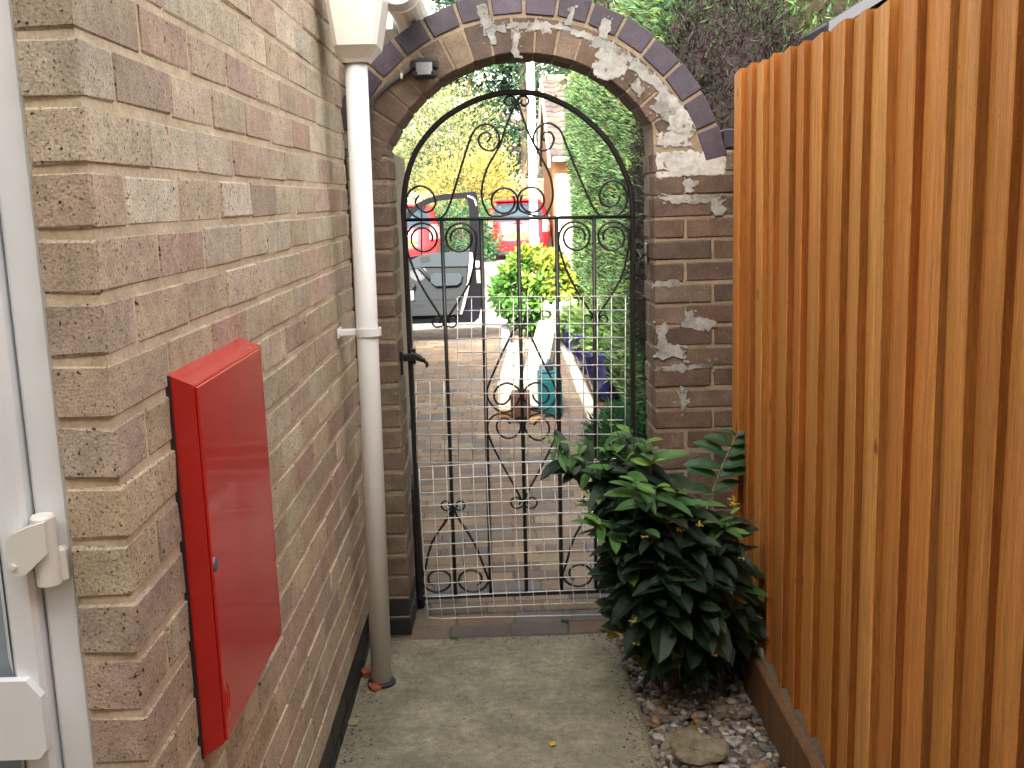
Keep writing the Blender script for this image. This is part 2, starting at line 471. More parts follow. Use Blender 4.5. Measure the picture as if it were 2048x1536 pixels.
# the rest of the house body behind these faces and its roof; unseen wing and rear block are added to shade the passage
def simple_wall(m, x0, x1, y0, y1, z0, z1, c=(.34, .27, .2)): m.add(*cbox(x0, x1, y0, y1, z0, z1, .004), c)
mb = MB()
simple_wall(mb, -7.2, -.70, 1.36, 5.6, -.04, 2.11)
simple_wall(mb, -.70, -.58, 3.46, 5.6, -.04, 2.11)
simple_wall(mb, -7.2, -1.72, WY + .004, 1.358, -.04, 2.11)
simple_wall(mb, -1.72, -.80, WY + .01, 1.358, 2.06, 2.11)
simple_wall(mb, -7.2, -2.3, -7.0, 1.23, -.04, 2.40)  # unseen yard wing, added to block sun on the fence
simple_wall(mb, -7.2, 5.0, -9.0, -2.6, -.04, 4.9, (.40, .34, .28))  # unseen rear block, added to keep sun off the passage
mb.build("outer_and_shade_walls", WALLP, house)
def roof(m, x0, x1, y0, y1, ze, zr, axis):
    if axis == 'Y':
        xm = (x0 + x1) / 2
        m.add(*prism([(x0, ze), (xm, zr), (x1, ze), (x1, ze + .09), (xm, zr + .10), (x0, ze + .09)], y0, y1), (.12, .075, .055))
mb = MB()
roof(mb, -7.4, -.52, 1.16, 5.75, 2.12, 3.7, 'Y')
roof(mb, -7.42, -2.08, -2.45, 1.15, 2.42, 4.6, 'Y')  # roof of the added wing
mb.add(*prism([(-7.4, 4.92), (5.2, 4.92), (3.2, 6.3), (-5.8, 6.3)], -8.8, -2.5), (.12, .075, .055))  # roof of the added rear block, also there for shade
mb.build("roof", TILE, house)

# door frame, leaf and hinge at the far left
df = MB(); df.add(*cbox(FX - .044, FX, WY + .010, WY + .075, -.0, 2.05, .005)); df.add(*cbox(-1.70, FX - .044, WY + .012, WY + .075, 2.0, 2.05, .005))
df.add(*cbox(-1.72, -1.66, WY + .012, WY + .075, -.0, 2.0, .005))
df.build("door_frame", WHITEP, house)
dl = MB()
for (a, b, z0, z1) in ((-.628, FX - .047, .02, 1.99), (-1.655, -1.54, .02, 1.99), (-1.54, -.628, 1.87, 1.99), (-1.54, -.628, .02, .20)):
    dl.add(*cbox(a, b, WY - .006, WY + .062, z0, z1, .006))
leaf = dl.build("door", WHITEP, house)
gb = MB()
# sloped glazing beads and mid rail
RZ1, RZ0 = aty(10, 1350, WY)[2], aty(10, 1505, WY)[2]
for z0, z1 in ((.20, RZ0), (RZ1, 1.87)):
    gb.add([(-.628, WY - .004, z0), (-.628, WY - .004, z1), (-.640, WY + .012, z1 - .016), (-.640, WY + .012, z0 + .016)], [(0, 1, 2, 3)])
gb.add(*prism([(-1.54, RZ0), (-.600, RZ0), (-.590, RZ0 + .012), (-.590, RZ1 - .022), (-.606, RZ1), (-1.54, RZ1)], WY - .020, WY - .0065))
gb.build("glazing_rail", WHITEP, leaf)
pg = MB(); pg.add(*cbox(-1.54, -.6285, WY + .014, WY + .03, .2005, RZ0 + .03, .001)); pg.add(*cbox(-1.54, -.6285, WY + .014, WY + .03, RZ1 - .03, 1.8695, .001))
pg.build("glass_pane", UGLASS, leaf)
# hinge: barrel on the frame + arm folded round to the leaf
h0 = aty(105, 1030, WY - .012); h1 = aty(120, 1170, WY - .012)
hb = MB()
zt, zb_ = h0[2], h1[2]
hxx = FX - .030
def rbar(x0, x1, y0, y1, z0, z1, c=.006): return cbox(x0, x1, y0, y1, z0, z1, c)
hb.add(*lathe([(.0125, zb_), (.0145, zb_ + .002), (.0145, zt - .003), (.012, zt)], (hxx + .006, WY - .010, 0), 20))
hb.add(*rbar(hxx - .014, hxx + .026, WY - .006, WY + .011, zb_, zb_ + .045, .004))
hinge = hb.build("hinge", CREAMP, house, smooth=False)
ha = MB()
poly = [(hxx + .016, zt - .004), (hxx - .006, zt - .010), (hxx - .026, zt - .019), (hxx - .032, zt - .025), (hxx - .032, zb_ + .030), (hxx - .027, zb_ + .019), (hxx - .012, zb_ + .021), (hxx + .016, zb_ + .046)]
ha.add(*prism(poly, WY - .030, WY - .007))
ha.add(*lathe([(.0035, -.0022), (.0035, .001)], (hxx - .026, WY - .031, zt - .058), 12, 'Y'))
ha.build("hinge_arm", CREAMP, hinge)

# ================================================================== GAS METER CABINET
A = atx(340.5, 752.6, WX); B = atx(479, 668, WX); Cc = atx(400, 1527, WX)
gy0, gy1, gz1, gz0 = (A[1] + Cc[1]) / 2, B[1], (A[2] + B[2]) / 2, Cc[2] - .0
GD = .040
fx = WX + GD
gas = thing("meter_cabinet", "glossy red metal meter cabinet fixed low on the brick wall", "cabinet", (WX, gy0, gz0))
mb = MB()
def yprism(poly, y0, y1):
    n_ = len(poly); V = [(p[0], y0, p[1]) for p in poly] + [(p[0], y1, p[1]) for p in poly]
    return V, [tuple(range(n_)), tuple(range(n_, 2 * n_))[::-1]] + [(i, n_ + i, n_ + (i + 1) % n_, (i + 1) % n_) for i in range(n_)]
mb.add(*yprism([(WX - .002, gz0), (fx - .006, gz0 + .024), (fx - .0045, gz0 + .0265), (fx - .0045, gz1 - .0185), (fx - .006, gz1 - .0165), (WX - .002, gz1)], gy0, gy1))
mb.build("case", REDM, gas)
mb = MB(); mb.add(*cbox(fx - .0044, fx, gy0 + .0004, gy1 - .024, gz0 + .027, gz1 - .019, .0018))
gdoor = mb.build("door", REDM, gas)
k = atx(430, 1128, fx)
mb = MB(); mb.add(*lathe([(.0105, -.002), (.0105, .0022), (.008, .0028)], (fx, k[1], k[2]), 16, 'X')); kn = mb.build("latch", mat("steel_latch", (.3, .32, .42), .3, metal=.8), gdoor)
k = atx(455, 1400, fx)
mb = MB(); mb.add(*tube([(fx - .0005, k[1] + .012 * math.cos(a), k[2] + .026 * math.sin(a)) for a in np.linspace(0, 6.28, 18)], .0016, 5)); mb.add(*tube([(fx - .0005, k[1], k[2] - .012), (fx - .0005, k[1], k[2] + .012)], .002, 5))
mb.build("embossed_mark", REDM, gdoor)
for zz in (gz1 - .15, gz0 + .17):
    mb = MB(); mb.add(*tube([(fx - .0035, gy1 - .020, zz), (fx - .0035, gy1 - .020, zz + .05)], .0032, 8)); mb.build("hinge", REDM, gas)
mb = MB(); mb.add(*cbox(WX - .004, WX + .0035, gy0 - .0042, gy0 - .0002, gz0 + .002, gz1 - .001, .001)); mb.build("sealant_bead", DARKP, gas)

# ================================================================== DOWNPIPE, HOPPER, GUTTER
px_, py_ = -.395, 2.93
dp = thing("downpipe", "white plastic rainwater downpipe with square hopper at the corner by the arch", "drainpipe", (px_, py_, 0))
ztop = aty(712, 122, py_)[2]
xt = aty(712, 122, py_)[0]; xb = aty(763, 1350, py_)[0]
mb = MB(); mb.add(*tube([(xb, py_, .004), ((xb + xt) / 2, py_, ztop / 2), (xt, py_, ztop + .02)], .0305, 24)); pipe = mb.build("pipe", WHITEP, dp, smooth=True)
mb = MB()
hy0, hy1 = py_ - .075, py_ + .085
a0 = aty(648, 5, hy0); a1 = aty(665, 90, hy0); b1 = aty(752, 88, hy0); b0 = aty(771, 5, hy0)
zt_, zm = a0[2] + .06, a1[2]
xl0, xr0, xl1, xr1 = a0[0] - .004, b0[0], a1[0], b1[0]
rings = [(xl0, xr0, hy0 - .012, hy1 + .01, zt_), (xl0 + .001, xr0 - .001, hy0 - .010, hy1 + .008, zt_ - .035), (xl0 + .004, xr0 - .004, hy0 - .006, hy1 + .004, zt_ - .040), (xl1, xr1, hy0, hy1, zm), (xt - .042, xt + .042, py_ - .042, py_ + .042, ztop + .002), (xt - .036, xt + .036, py_ - .036, py_ + .036, ztop - .008)]
V = []; F = []
for (xa, xb_, ya, yb, z) in rings:
    c = .012
    V += [(xa + c, ya, z), (xb_ - c, ya, z), (xb_, ya + c, z), (xb_, yb - c, z), (xb_ - c, yb, z), (xa + c, yb, z), (xa, yb - c, z), (xa, ya + c, z)]
for i in range(len(rings) - 1):
    for k in range(8):
        F.append((i * 8 + k, (i + 1) * 8 + k, (i + 1) * 8 + (k + 1) % 8, i * 8 + (k + 1) % 8))
F.append(tuple(range(8)))
mb.add(V, F); mb.build("hopper", CREAMP, dp)
zc = aty(722, 664, py_)[2]; xc = aty(737, 664, py_)[0]
mb = MB()
mb.add(*lathe([(.0305, zc - .011), (.0365, zc - .011), (.0365, zc + .011), (.0305, zc + .011)], (xc, py_, 0), 24, cap=False))
mb.add(*cbox(WX + .001, xc - .030, py_ - .012, py_ + .012, zc - .010, zc + .010, .003)); mb.add(*cbox(WX + .001, WX + .007, py_ - .034, py_ + .034, zc - .014, zc + .014, .003))
mb.build("clip", WHITEP, dp)
# gutter over the projecting corner beyond the arch, draining into the hopper
gt = thing("gutter", "white half-round gutter along the eaves above the hopper", "gutter", (-.29, 3.2, 1.9))
gx, gz = -.265, 2.0
mb = MB()
arcs = [(gx + .055 * math.cos(a), gz + .055 * math.sin(a)) for a in np.linspace(math.pi, 2 * math.pi, 13)] + [(gx + .051 * math.cos(a), gz + .051 * math.sin(a)) for a in np.linspace(2 * math.pi, math.pi, 13)]
mb.add(*prism(arcs, 2.98, 3.82)); mb.build("channel", CREAMP, gt)
for yy in (3.08, 3.62):
    mb = MB()
    arcs = [(gx + .061 * math.cos(a), gz + .061 * math.sin(a)) for a in np.linspace(math.pi, 2 * math.pi, 13)] + [(gx + .0555 * math.cos(a), gz + .0555 * math.sin(a)) for a in np.linspace(2 * math.pi, math.pi, 13)]
    mb.add(*prism(arcs, yy, yy + .05)); mb.build("union", CREAMP, gt)
mb = MB(); mb.add(*cbox(-.60, gx - .062, 3.50, 3.84, 1.96, 2.10, .004)); mb.build("fascia", PAINTW, house)

# ================================================================== BRICK ARCH
AY0, AY1 = 3.26, 3.475
c0 = aty(1050, 416, AY0); pxm = np.linalg.norm(aty(1150, 416, AY0) - aty(1050, 416, AY0)) / 100
acx, acz = c0[0], c0[2]
RI, RM, RO = 298 * pxm, 368 * pxm, 415 * pxm
PRX = aty(1308, 600, AY0)[0]; PLX = aty(787, 560, AY0)[0]
PRE = .84
arch = thing("brick_arch", "brown brick garden arch patched with pale mortar between house and fence", "arch", (acx, AY0, 0))
ab = [(.125, .085, .065), (.145, .105, .08), (.11, .078, .062), (.16, .12, .095), (.10, .075, .065)]
lb = [(.20, .155, .115), (.18, .135, .10), (.22, .175, .13), (.165, .12, .095)]
bb = [(.068, .054, .080), (.078, .062, .088), (.058, .050, .068)]
# right pillar
top_r = aty(1380, 302, AY0)[2]
mb = MB()
cr = .0655; nz = int(top_r / cr); cr = top_r / nz
for i in range(nz):
    z0 = i * cr + .005; z1 = (i + 1) * cr - .004
    if i % 2 == 0: spl = [PRX, PRX + .185, PRE]
    else: spl = [PRX, PRX + .098, PRE]
    for a, b in zip(spl[:-1], spl[1:]):
        brick(mb, a + (.004 if a > PRX else 0), b - (.004 if b < PRE else 0), AY0, AY0 + .100, z0, z1, jit(random.choice(ab), .12), .004, .0018)
    if i % 2 == 0: brick(mb, PRX, PRX + .10, AY0 + .108, AY1, z0, z1, jit(random.choice(lb), .1), .004, .0018)
    else: brick(mb, PRX, PRX + .098, AY0 + .108, AY1, z0, z1, jit(random.choice(lb), .1), .004, .0018)
    brick(mb, PRX + .11, PRE, AY0 + .108, AY1, z0, z1, jit(random.choice(ab), .1))
mb.build("pillar", OLDBRICK, arch)
mb = MB()
x = acx + RO * math.sin(rad(72)) + .006
while x < PRE:
    brick(mb, x, min(x + .112, PRE), AY0 - .002, AY1, top_r + .004, top_r + .062, jit(random.choice(bb), .1), .005); x += .12
mb.build("coping", BLUEBRICK, arch)
# left pillar (dark blue courses at its foot)
zsl = acz + math.sqrt(RI ** 2 - (acx - PLX) ** 2)
mb = MB(); mdk = MB()
cl = .0705; i = 0
while i * cl < zsl - .01:
    z0 = i * cl + .005; z1 = min((i + 1) * cl - .005, zsl - .002)
    t = mdk if i < 2 else mb
    cc = (lambda: jit(random.choice(dk), .1)) if i < 2 else (lambda: jit(random.choice(lb), .14))
    xl = WX + .002
    if i % 2:
        brick(t, xl, PLX, AY0, AY1, z0, z1, cc(), .004, .0018)
    else:
        brick(t, xl, PLX, AY0, AY0 + .10, z0, z1, cc(), .004, .0018); brick(t, xl, PLX, AY0 + .109, AY1, z0, z1, cc(), .004, .0018)
    # the pier carries on beyond the gate as the house corner
    for a, b in ((AY1 + .008, AY1 + .21), (AY1 + .22, AY1 + .42)) if i % 2 else ((AY1 + .008, AY1 + .105), (AY1 + .115, AY1 + .31), (AY1 + .32, AY1 + .42)):
        brick(t, xl - .1, PLX - .012, a, b, z0, z1, (lambda: jit(random.choice(dk), .1))() if i < 2 else jit(random.choice(bp), .1), .004, .0015)
    i += 1
mb.build("pillar", OLDBRICK, arch)
mdk.build("dark_foot", BLUEBRICK, arch)
# arch rings
def wedge(m, a0, a1, r0, r1, y0, y1, c, ch=.003):
    """brick of a ring between angles a0..a1 (from vertical, + to the right)"""
    V, F = cbox(-.5, .5, y0, y1, 0, 1, .0)
    V, F = cbox(0, 1, y0, y1, 0, 1, .03)
    V = V.copy()
    # chamfer in y must stay metric
    V[:, 1] = np.where(np.abs(V[:, 1] - y0) < .05, y0 + (V[:, 1] - y0) * (ch / .03), np.where(np.abs(V[:, 1] - y1) < .05, y1 - (y1 - V[:, 1]) * (ch / .03), V[:, 1]))
    out = np.zeros_like(V)
    da, dr = random.uniform(-.0015, .0015), random.uniform(-.002, .002)
    for k, (s, y, q) in enumerate(V):
        a = a0 + (a1 - a0) * s + da; rr = r0 + (r1 - r0) * q + dr
        mid = (a0 + a1) / 2
        # straight-sided brick
        rr2 = rr * (1.0 if True else 1)
        out[k] = (acx + rr2 * math.sin(a), y + dr * .4, acz + rr2 * math.cos(a))
    m.add(out, F, c)
mi = MB(); mo = MB()
aL = -math.asin((acx - PLX) / RI) - .0; aR = math.asin((PRX - acx) / RI)
aLs, aRs = -rad(71), rad(66)
st = rad(7.6); n_in = int(round((aRs - aLs) / st)); st = (aRs - aLs) / n_in
for k in range(n_in):
    a = aLs + k * st; g = .0038 / RM
    x_in = acx + RI * math.sin(a + st / 2)
    cpal = lb if a < rad(-24) else ab
    r0 = RI
    if a < aL or a + st > aR: r0 = max(RI, (acx - PLX) / abs(math.sin(a + st)) if a < aL else (PRX - acx) / abs(math.sin(a)))
    if RM - .004 - r0 < .02: continue
    wedge(mi, a + g, a + st - g, r0, RM - .004, AY0, AY0 + .1, jit(random.choice(cpal), .14))
    wedge(mi, a + g, a + st - g, r0, RM - .004, AY0 + .106, AY1, jit(random.choice(cpal), .14))
mi.build("inner_ring", OLDBRICK, arch)
st = rad(9.55); a = rad(-65.5)
while a < rad(70):
    g = .0055 / RO
    wedge(mo, a + g, a + st - g, RM + .006, RO + random.uniform(-.002, .003), AY0 - .003, AY1 + .002, jit(random.choice(bb), .12))
    a += st
mo.build("outer_ring", BLUEBRICK, arch)
# mortar body, 4 mm behind the brick faces
mb = MB(); mc_ = (.27, .215, .155)
mb.add(*cbox(PRX + .004, PRE - .003, AY0 + .004, AY1 - .004, 0, top_r, .001), mc_)
mb.add(*cbox(WX + .004, PLX - .004, AY0 + .004, AY1 + .418, 0, zsl - .01, .001), (.36, .30, .22))
N = 60; V = []; F = []
aa = np.linspace(rad(-70), rad(71), N)
for a in aa:
    r0 = RI + .003
    for r, y in ((r0, AY0 + .0025), (RO - .004, AY0 + .0025), (RO - .004, AY1 - .003), (r0, AY1 - .003)):
        V.append((acx + r * math.sin(a), y, acz + r * math.cos(a)))
for i in range(N - 1):
    for k in range(4): F.append((i * 4 + k, i * 4 + (k + 1) % 4, (i + 1) * 4 + (k + 1) % 4, (i + 1) * 4 + k))
F.append((0, 1, 2, 3)[::-1]); F.append(tuple(range(4 * N - 4, 4 * N)))
mb.add(V, F, mc_)
p0_, p1_ = aty(1330, 300, AY0), aty(1392, 240, AY0)
mb.add(*cbox(PRX + .006, p1_[0], AY0 + .0030, AY1 - .007, top_r - .03, p1_[2], .001), mc_)
# haunch between ring end and pillar
mb.add(*prism([(PRX + .004, top_r - .02), (acx + RO * math.sin(rad(72)) - .004, top_r - .02), (acx + RM * math.sin(rad(62)), acz + RM * math.cos(rad(62))), (acx + RI * math.sin(rad(56)) + .006, acz + RI * math.cos(rad(56)) + .006), (PRX + .002, acz + (PRX - acx) / math.tan(aR) * .97)], AY0 + .0022, AY1 - .005), mc_)
mb.build("mortar_joints", MORTAR, arch)
# pale repair mortar smeared over the bricks
def rough_poly(pts, amp, seed, n=9):
    r_ = np.random.default_rng(seed)
    out = []
    for i in range(len(pts)):
        p, q = np.array(pts[i], float), np.array(pts[(i + 1) % len(pts)], float)
        d = q - p; L = np.linalg.norm(d); nn = np.array([-d[1], d[0]]) / (L + 1e-9)
        k = max(2, int(L / 2.6)); w = r_.normal(0, 1, k + 1); w = (w * .9 + np.roll(w, 1) + np.roll(w, 2) + np.roll(w, 3)) / 1.8
        for j in range(k):
            t = j / k; e = min(1, 4 * t * (1 - t) + .35)
            out.append(p + d * t + nn * w[j] * amp * e)
    return out
mb = MB()
NS = [0]
def smear(pts, amp=3.0, th=.0010, seed=0):
    P = rough_poly(pts, amp, seed)
    W = [aty(u, v, AY0) for u, v in P]
    poly = [(p[0], p[2]) for p in W]
    cc_ = np.mean(poly, axis=0); poly = sorted(poly, key=lambda p: math.atan2(p[1] - cc_[1], p[0] - cc_[0]))
    a = sum(poly[i][0] * poly[(i + 1) % len(poly)][1] - poly[(i + 1) % len(poly)][0] * poly[i][1] for i in range(len(poly)))
    if a < 0: poly = poly[::-1]
    NS[0] += 1; y = AY0 - .0005 - NS[0] * .000012 - (0 if seed >= 100 else .0006)
    c = np.mean(poly, axis=0)
    n = len(poly)
    inner = [(c[0] + (p[0] - c[0]) * .97, c[1] + (p[1] - c[1]) * .97) for p in poly]
    V = [(p[0], AY0 + .003, p[1]) for p in poly] + [(p[0], AY0 + .0012, p[1]) for p in poly] + [(p[0], y, p[1]) for p in inner]
    V.append((c[0], y, c[1])); F = []
    for i in range(n):
        j = (i + 1) % n
        F.append((i, j, n + j, n + i)); F.append((n + i, n + j, 2 * n + j, 2 * n + i)); F.append((2 * n + i, 2 * n + j, 3 * n))
    tone = {1: .50, 2: .40, 3: .36, 7: .44, 6: .38}.get(seed, .27 + .02 * (seed % 5))
    mb.add(V, F, (tone, tone, tone * .97))
    if seed < 100:
        r_ = np.random.default_rng(seed + 50)
        for q_ in range(max(4, len(pts))):
            a_ = np.array(pts[r_.integers(0, len(pts))], float) + r_.normal(0, 5, 2); e_ = r_.uniform(1.2, 3.6)
            smear([tuple(a_ + e_ * np.array([math.cos(t) * r_.uniform(.7, 1.5), math.sin(t) * r_.uniform(.6, 1.1)])) for t in np.linspace(0, 5.5, 6)], .8, .0006, 100 + seed * 20 + q_)
def polar(r, deg): return (1050 + r * math.sin(rad(deg)), 416 - r * math.cos(rad(deg)))
smear([(1312, 304), (1440, 301), (1453, 314), (1450, 349), (1395, 352), (1313, 356)], 1.8, seed=1)
smear([(1316, 268), (1345, 258), (1378, 258), (1386, 292), (1330, 296), (1314, 286)], 2.5, seed=2)
smear([polar(300, 27), polar(372, 24), polar(372, 33), polar(330, 37), polar(305, 33)], 4, seed=3)
for q4, a4 in enumerate(range(-13, 62, 7)):
    lo4 = (356, 359, 353, 361, 357, 350, 358, 346, 352, 340, 350)[q4]
    smear([polar(lo4, a4 - .3), polar(lo4 + 4, a4 + 3.5), polar(lo4 - 2, a4 + 7.3), polar(371, a4 + 7.3), polar(373, a4 + 3.5), polar(371, a4 - .3)], 2.2, seed=30 + q4)
smear([(975, 60), (990, 58), (993, 90), (983, 88)], 2, seed=5)
smear([(1022, 55), (1040, 55), (1039, 88), (1026, 86)], 2, seed=6); smear([(1026, 82), (1038, 82), (1040, 112), (1026, 116)], 2, seed=25)
smear([(1335, 232), (1362, 212), (1384, 252), (1372, 268), (1334, 262)], 4, seed=7)
smear([(1313, 395), (1345, 389), (1378, 390), (1376, 406), (1330, 402)], 2.6, seed=8); smear([(1374, 391), (1442, 390), (1448, 402), (1418, 404), (1376, 407)], 2.6, seed=21); smear([(1420, 400), (1449, 400), (1446, 430), (1426, 434)], 2.6, seed=22)
smear([(1372, 358), (1392, 360), (1390, 386), (1370, 386)], 3, seed=9)
smear([(1310, 566), (1340, 559), (1362, 565), (1360, 573), (1312, 574)], 2, seed=10)
smear([(1368, 618), (1385, 620), (1390, 640), (1410, 650), (1400, 661), (1364, 655)], 3, seed=11); smear([(1388, 634), (1428, 640), (1432, 656), (1398, 660)], 2.6, seed=24)
smear([(1314, 655), (1322, 648), (1336, 652), (1334, 692), (1313, 696)], 2.8, seed=12); smear([(1312, 690), (1336, 688), (1372, 694), (1374, 718), (1350, 712), (1310, 716)], 2.8, seed=23)
smear([(1318, 738), (1350, 729), (1420, 727), (1426, 736), (1370, 739), (1330, 744)], 2.2, seed=13)
smear([(1352, 782), (1372, 778), (1378, 806), (1364, 826), (1360, 800)], 3, seed=14)
smear([polar(318, 52), polar(352, 50), polar(356, 58), polar(330, 58)], 4, seed=15)
smear([polar(322, 40), polar(345, 41), polar(338, 45), polar(320, 46)], 3, seed=16)
smear([polar(374, 23), polar(414, 22.4), polar(414, 24.6), polar(374, 26)], 1.6, seed=17)
smear([polar(374, 12), polar(414, 12.6), polar(414, 14), polar(374, 14.4)], 1.6, seed=18)
smear([polar(372, 61), polar(412, 60), polar(412, 64), polar(374, 65)], 2.5, seed=19)
smear([polar(360, -13), polar(416, -13.5), polar(416, -11), polar(372, -10)], 1.6, seed=20)
mb.build("mortar_patches", SMEAR, arch)

# ---- motion sensor and its cable on the arch
pir = aty(849, 135, AY0 - .03)
ps = thing("motion_sensor", "small black motion sensor with milky lens on the arch", "sensor", (pir[0], AY0, pir[2]))
mb = MB(); s = .0015
mb.add(*cbox(pir[0] - .022, pir[0] + .022, AY0 - .018, AY0 - .0005, pir[2] - .02, pir[2] + .03, .004))
mb.add(*cbox(pir[0] - .042, pir[0] + .042, AY0 - .052, AY0 - .016, pir[2] - .008, pir[2] + .022, .006))
mb.add(*cbox(pir[0] - .036, pir[0] + .036, AY0 - .056, AY0 - .016, pir[2] - .034, pir[2] - .0075, .008))
mb.build("body", DARKP, ps)
mb = MB()
arcp = [(pir[0] + .026 * math.sin(a), AY0 - .052 - .012 * (math.cos(a) - .3)) for a in np.linspace(-1.2, 1.2, 12)]
V = []; F = []
for x, yy in arcp: V += [(x, yy, pir[2] - .023), (x, yy, pir[2] + .012)]
for i in range(11): F.append((2 * i, 2 * i + 2, 2 * i + 3, 2 * i + 1))
mb.add(V, F); mb.build("lens", LENS, ps, smooth=True)
cab = [aty(u, v, AY0 - .006) for u, v in ((822, 138), (812, 147), (795, 158), (775, 173), (758, 188), (745, 205), (741, 240), (741, 300))]
cb = thing("sensor_cable", "grey cable clipped to the arch below the black sensor", "cable", tuple(cab[3]))
mb = MB(); mb.add(*tube(smooth_path(cab, 5), .0062, 8)); mb.build("cable", mat("cable_grey", (.07, .07, .078), .5), cb, smooth=True)
k = aty(803, 151, AY0 - .012)
mb = MB(); mb.add(*cbox(k[0] - .004, k[0] + .004, AY0 - .014, AY0, k[2] - .010, k[2] + .008, .002)); mb.build("clip", PAINTW, cb)

# ================================================================== IRON GATE
GY = 3.40
gp = lambda u, v: aty(u, v, GY)
gate = thing("iron_gate", "black wrought iron arched gate with scrollwork in the brick arch", "gate", tuple(gp(1036, 1190)))
def rod(name, pts, r=.0042, n=4, flat=1.0, smooth=True, parent=gate, k=8, matl=BLACKM):
    P = [gp(u, v) for u, v in pts]
    if smooth: P = smooth_path(P, n)
    m = MB(); m.add(*tube(P, r, k, flat=flat)); return m.build(name, matl, parent, smooth=True)
arcpts = [(842, 1196), (826, 830), (808, 440), (807, 413), (812, 364), (825, 319), (844, 284), (874, 249), (905, 225), (948, 202), (995, 188), (1032, 185), (1080, 189), (1138, 214), (1177, 243), (1212, 278), (1235, 315), (1251, 350), (1261, 384), (1265, 432), (1266, 830), (1262, 1179)]
m = MB()
m.add(*tube([gp(*p) for p in arcpts[:3]] , .0085, 6))
m.add(*tube(smooth_path([gp(*p) for p in arcpts[2:20]], 4), .0095, 8, flat=1.3))
m.add(*tube([gp(*p) for p in arcpts[19:]], .0085, 6))
m.add(*tube([gp(838, 1195), gp(1265, 1179)], .0085, 4, flat=1.2))
m.build("frame", BLACKM, gate)
rod("cross_bar", [(806, 440), (1268, 433)], .0075, smooth=False, k=4)
for top, bot, r in (((883, 442), (911, 1190), .0062), ((962, 441), (982, 1186), .0068), ((1036, 440), (1053, 1184), .0065), ((1113, 438), (1123, 1180), .0068), ((1188, 436), (1192, 1178), .0062)):
    rod("upright_bar", [top, bot], r, smooth=False, k=6)
def spiral(cx, cy, r0, r1, a0, turns, n=20):
    """photo-plane spiral, a in degrees (0 = right, 90 = down)"""
    return [(cx + (r0 + (r1 - r0) * t) * math.cos(rad(a0 + 360 * turns * t)), cy + (r0 + (r1 - r0) * t) * math.sin(rad(a0 + 360 * turns * t))) for t in np.linspace(0, 1, n)]
sc = lambda pts, r=.0036: rod("scroll", pts, r, n=3, k=6)
def mir(pts, cxm): return [(2 * cxm - u, v - (u - cxm) * .0) for u, v in pts]
# crown: small paired curls
L = [(1031, 212)] + spiral(1019, 203, 13, 5, 10, -1.15, 14)
sc(L); sc(mir(L, 1033.5))
# lyre
L = [(1031, 208), (1012, 252), (1000, 290), (980, 325), (968, 355), (963, 390), (970, 415), (985, 433)] + spiral(1008, 403, 30, 21, 95, -1.35, 22)[2:]
sc(L)
L = [(1037, 208), (1054, 258), (1070, 292), (1088, 325), (1101, 355), (1106, 392), (1098, 418), (1083, 433)] + [(2 * 1035 - u + 1, v - 2) for u, v in spiral(1008, 403, 30, 21, 95, -1.35, 22)[2:]]
sc(L)
# side S scrolls
L = [(980, 283), (975, 287)]
L = spiral(979, 275, 4, 20, 60, -0.9, 12)[::1]
S1 = [(880, 437), (892, 425), (905, 392), (922, 335), (938, 285), (948, 262), (964, 249), (982, 250), (996, 264), (998, 284), (989, 298), (975, 301), (961, 292), (957, 277), (966, 266), (978, 266), (981, 276), (974, 284)]
sc(S1)
S2 = [(1200, 432), (1184, 410), (1165, 368), (1148, 328), (1133, 290), (1122, 263), (1108, 250), (1092, 246), (1075, 256), (1067, 274), (1070, 292), (1085, 301), (1101, 295), (1108, 278), (1101, 265), (1089, 265), (1084, 274), (1090, 282)]
sc(S2)
L = [(876, 438), (848, 440), (824, 428), (812, 405), (820, 382), (841, 372), (862, 382), (871, 404), (864, 420), (850, 424), (836, 414), (831, 402), (839, 390)]
sc(L)
L = [(1196, 433), (1222, 434), (1243, 424), (1254, 402), (1250, 376), (1230, 361), (1210, 367), (1199, 388), (1204, 406), (1220, 413), (1236, 404), (1240, 390)]
sc(L, .0040)
# panel rows below the cross bar
def drop(cx, w_, top, tip, tipy, inner=1):
    """two rings and two straight legs that meet on the bar at (tip, tipy)"""
    for s in (-1, 1):
        c = cx + s * w_
        ring = spiral(c, top + 33, 33, 31, 90 + s * 55, -s * -0.95, 20)
        leg = [(tip + s * 3, tipy + 12), (tip + s * 7, tipy - 5), (tip + s * (w_ * 1.35), tipy - 75), (c + s * 31, top + 60), (c + s * 33, top + 34)]
        rg = [(c + 33 * math.cos(a), top + 34 + 33 * math.sin(a)) for a in (np.linspace(0, -2 * math.pi * 1.55, 30) if s > 0 else np.linspace(math.pi, math.pi + 2 * math.pi * 1.55, 30))]
        q = len(rg)
        rg2 = [(c + (33 - 15 * (i / q)) * (u - c) / 33, top + 34 + (33 - 15 * (i / q)) * (v - top - 34) / 33) for i, (u, v) in enumerate(rg)]
        sc(leg[:-1] + rg2)
        curl = [(tip + s * 4, tipy + 15)] + spiral(tip + s * 15, tipy + 4, 11, 6, 130 if s > 0 else 50, -s * .95, 14)
        sc(curl, .0032)
drop(883, 37, 443, 889, 640)
drop(1188, 37, 440, 1191, 634)
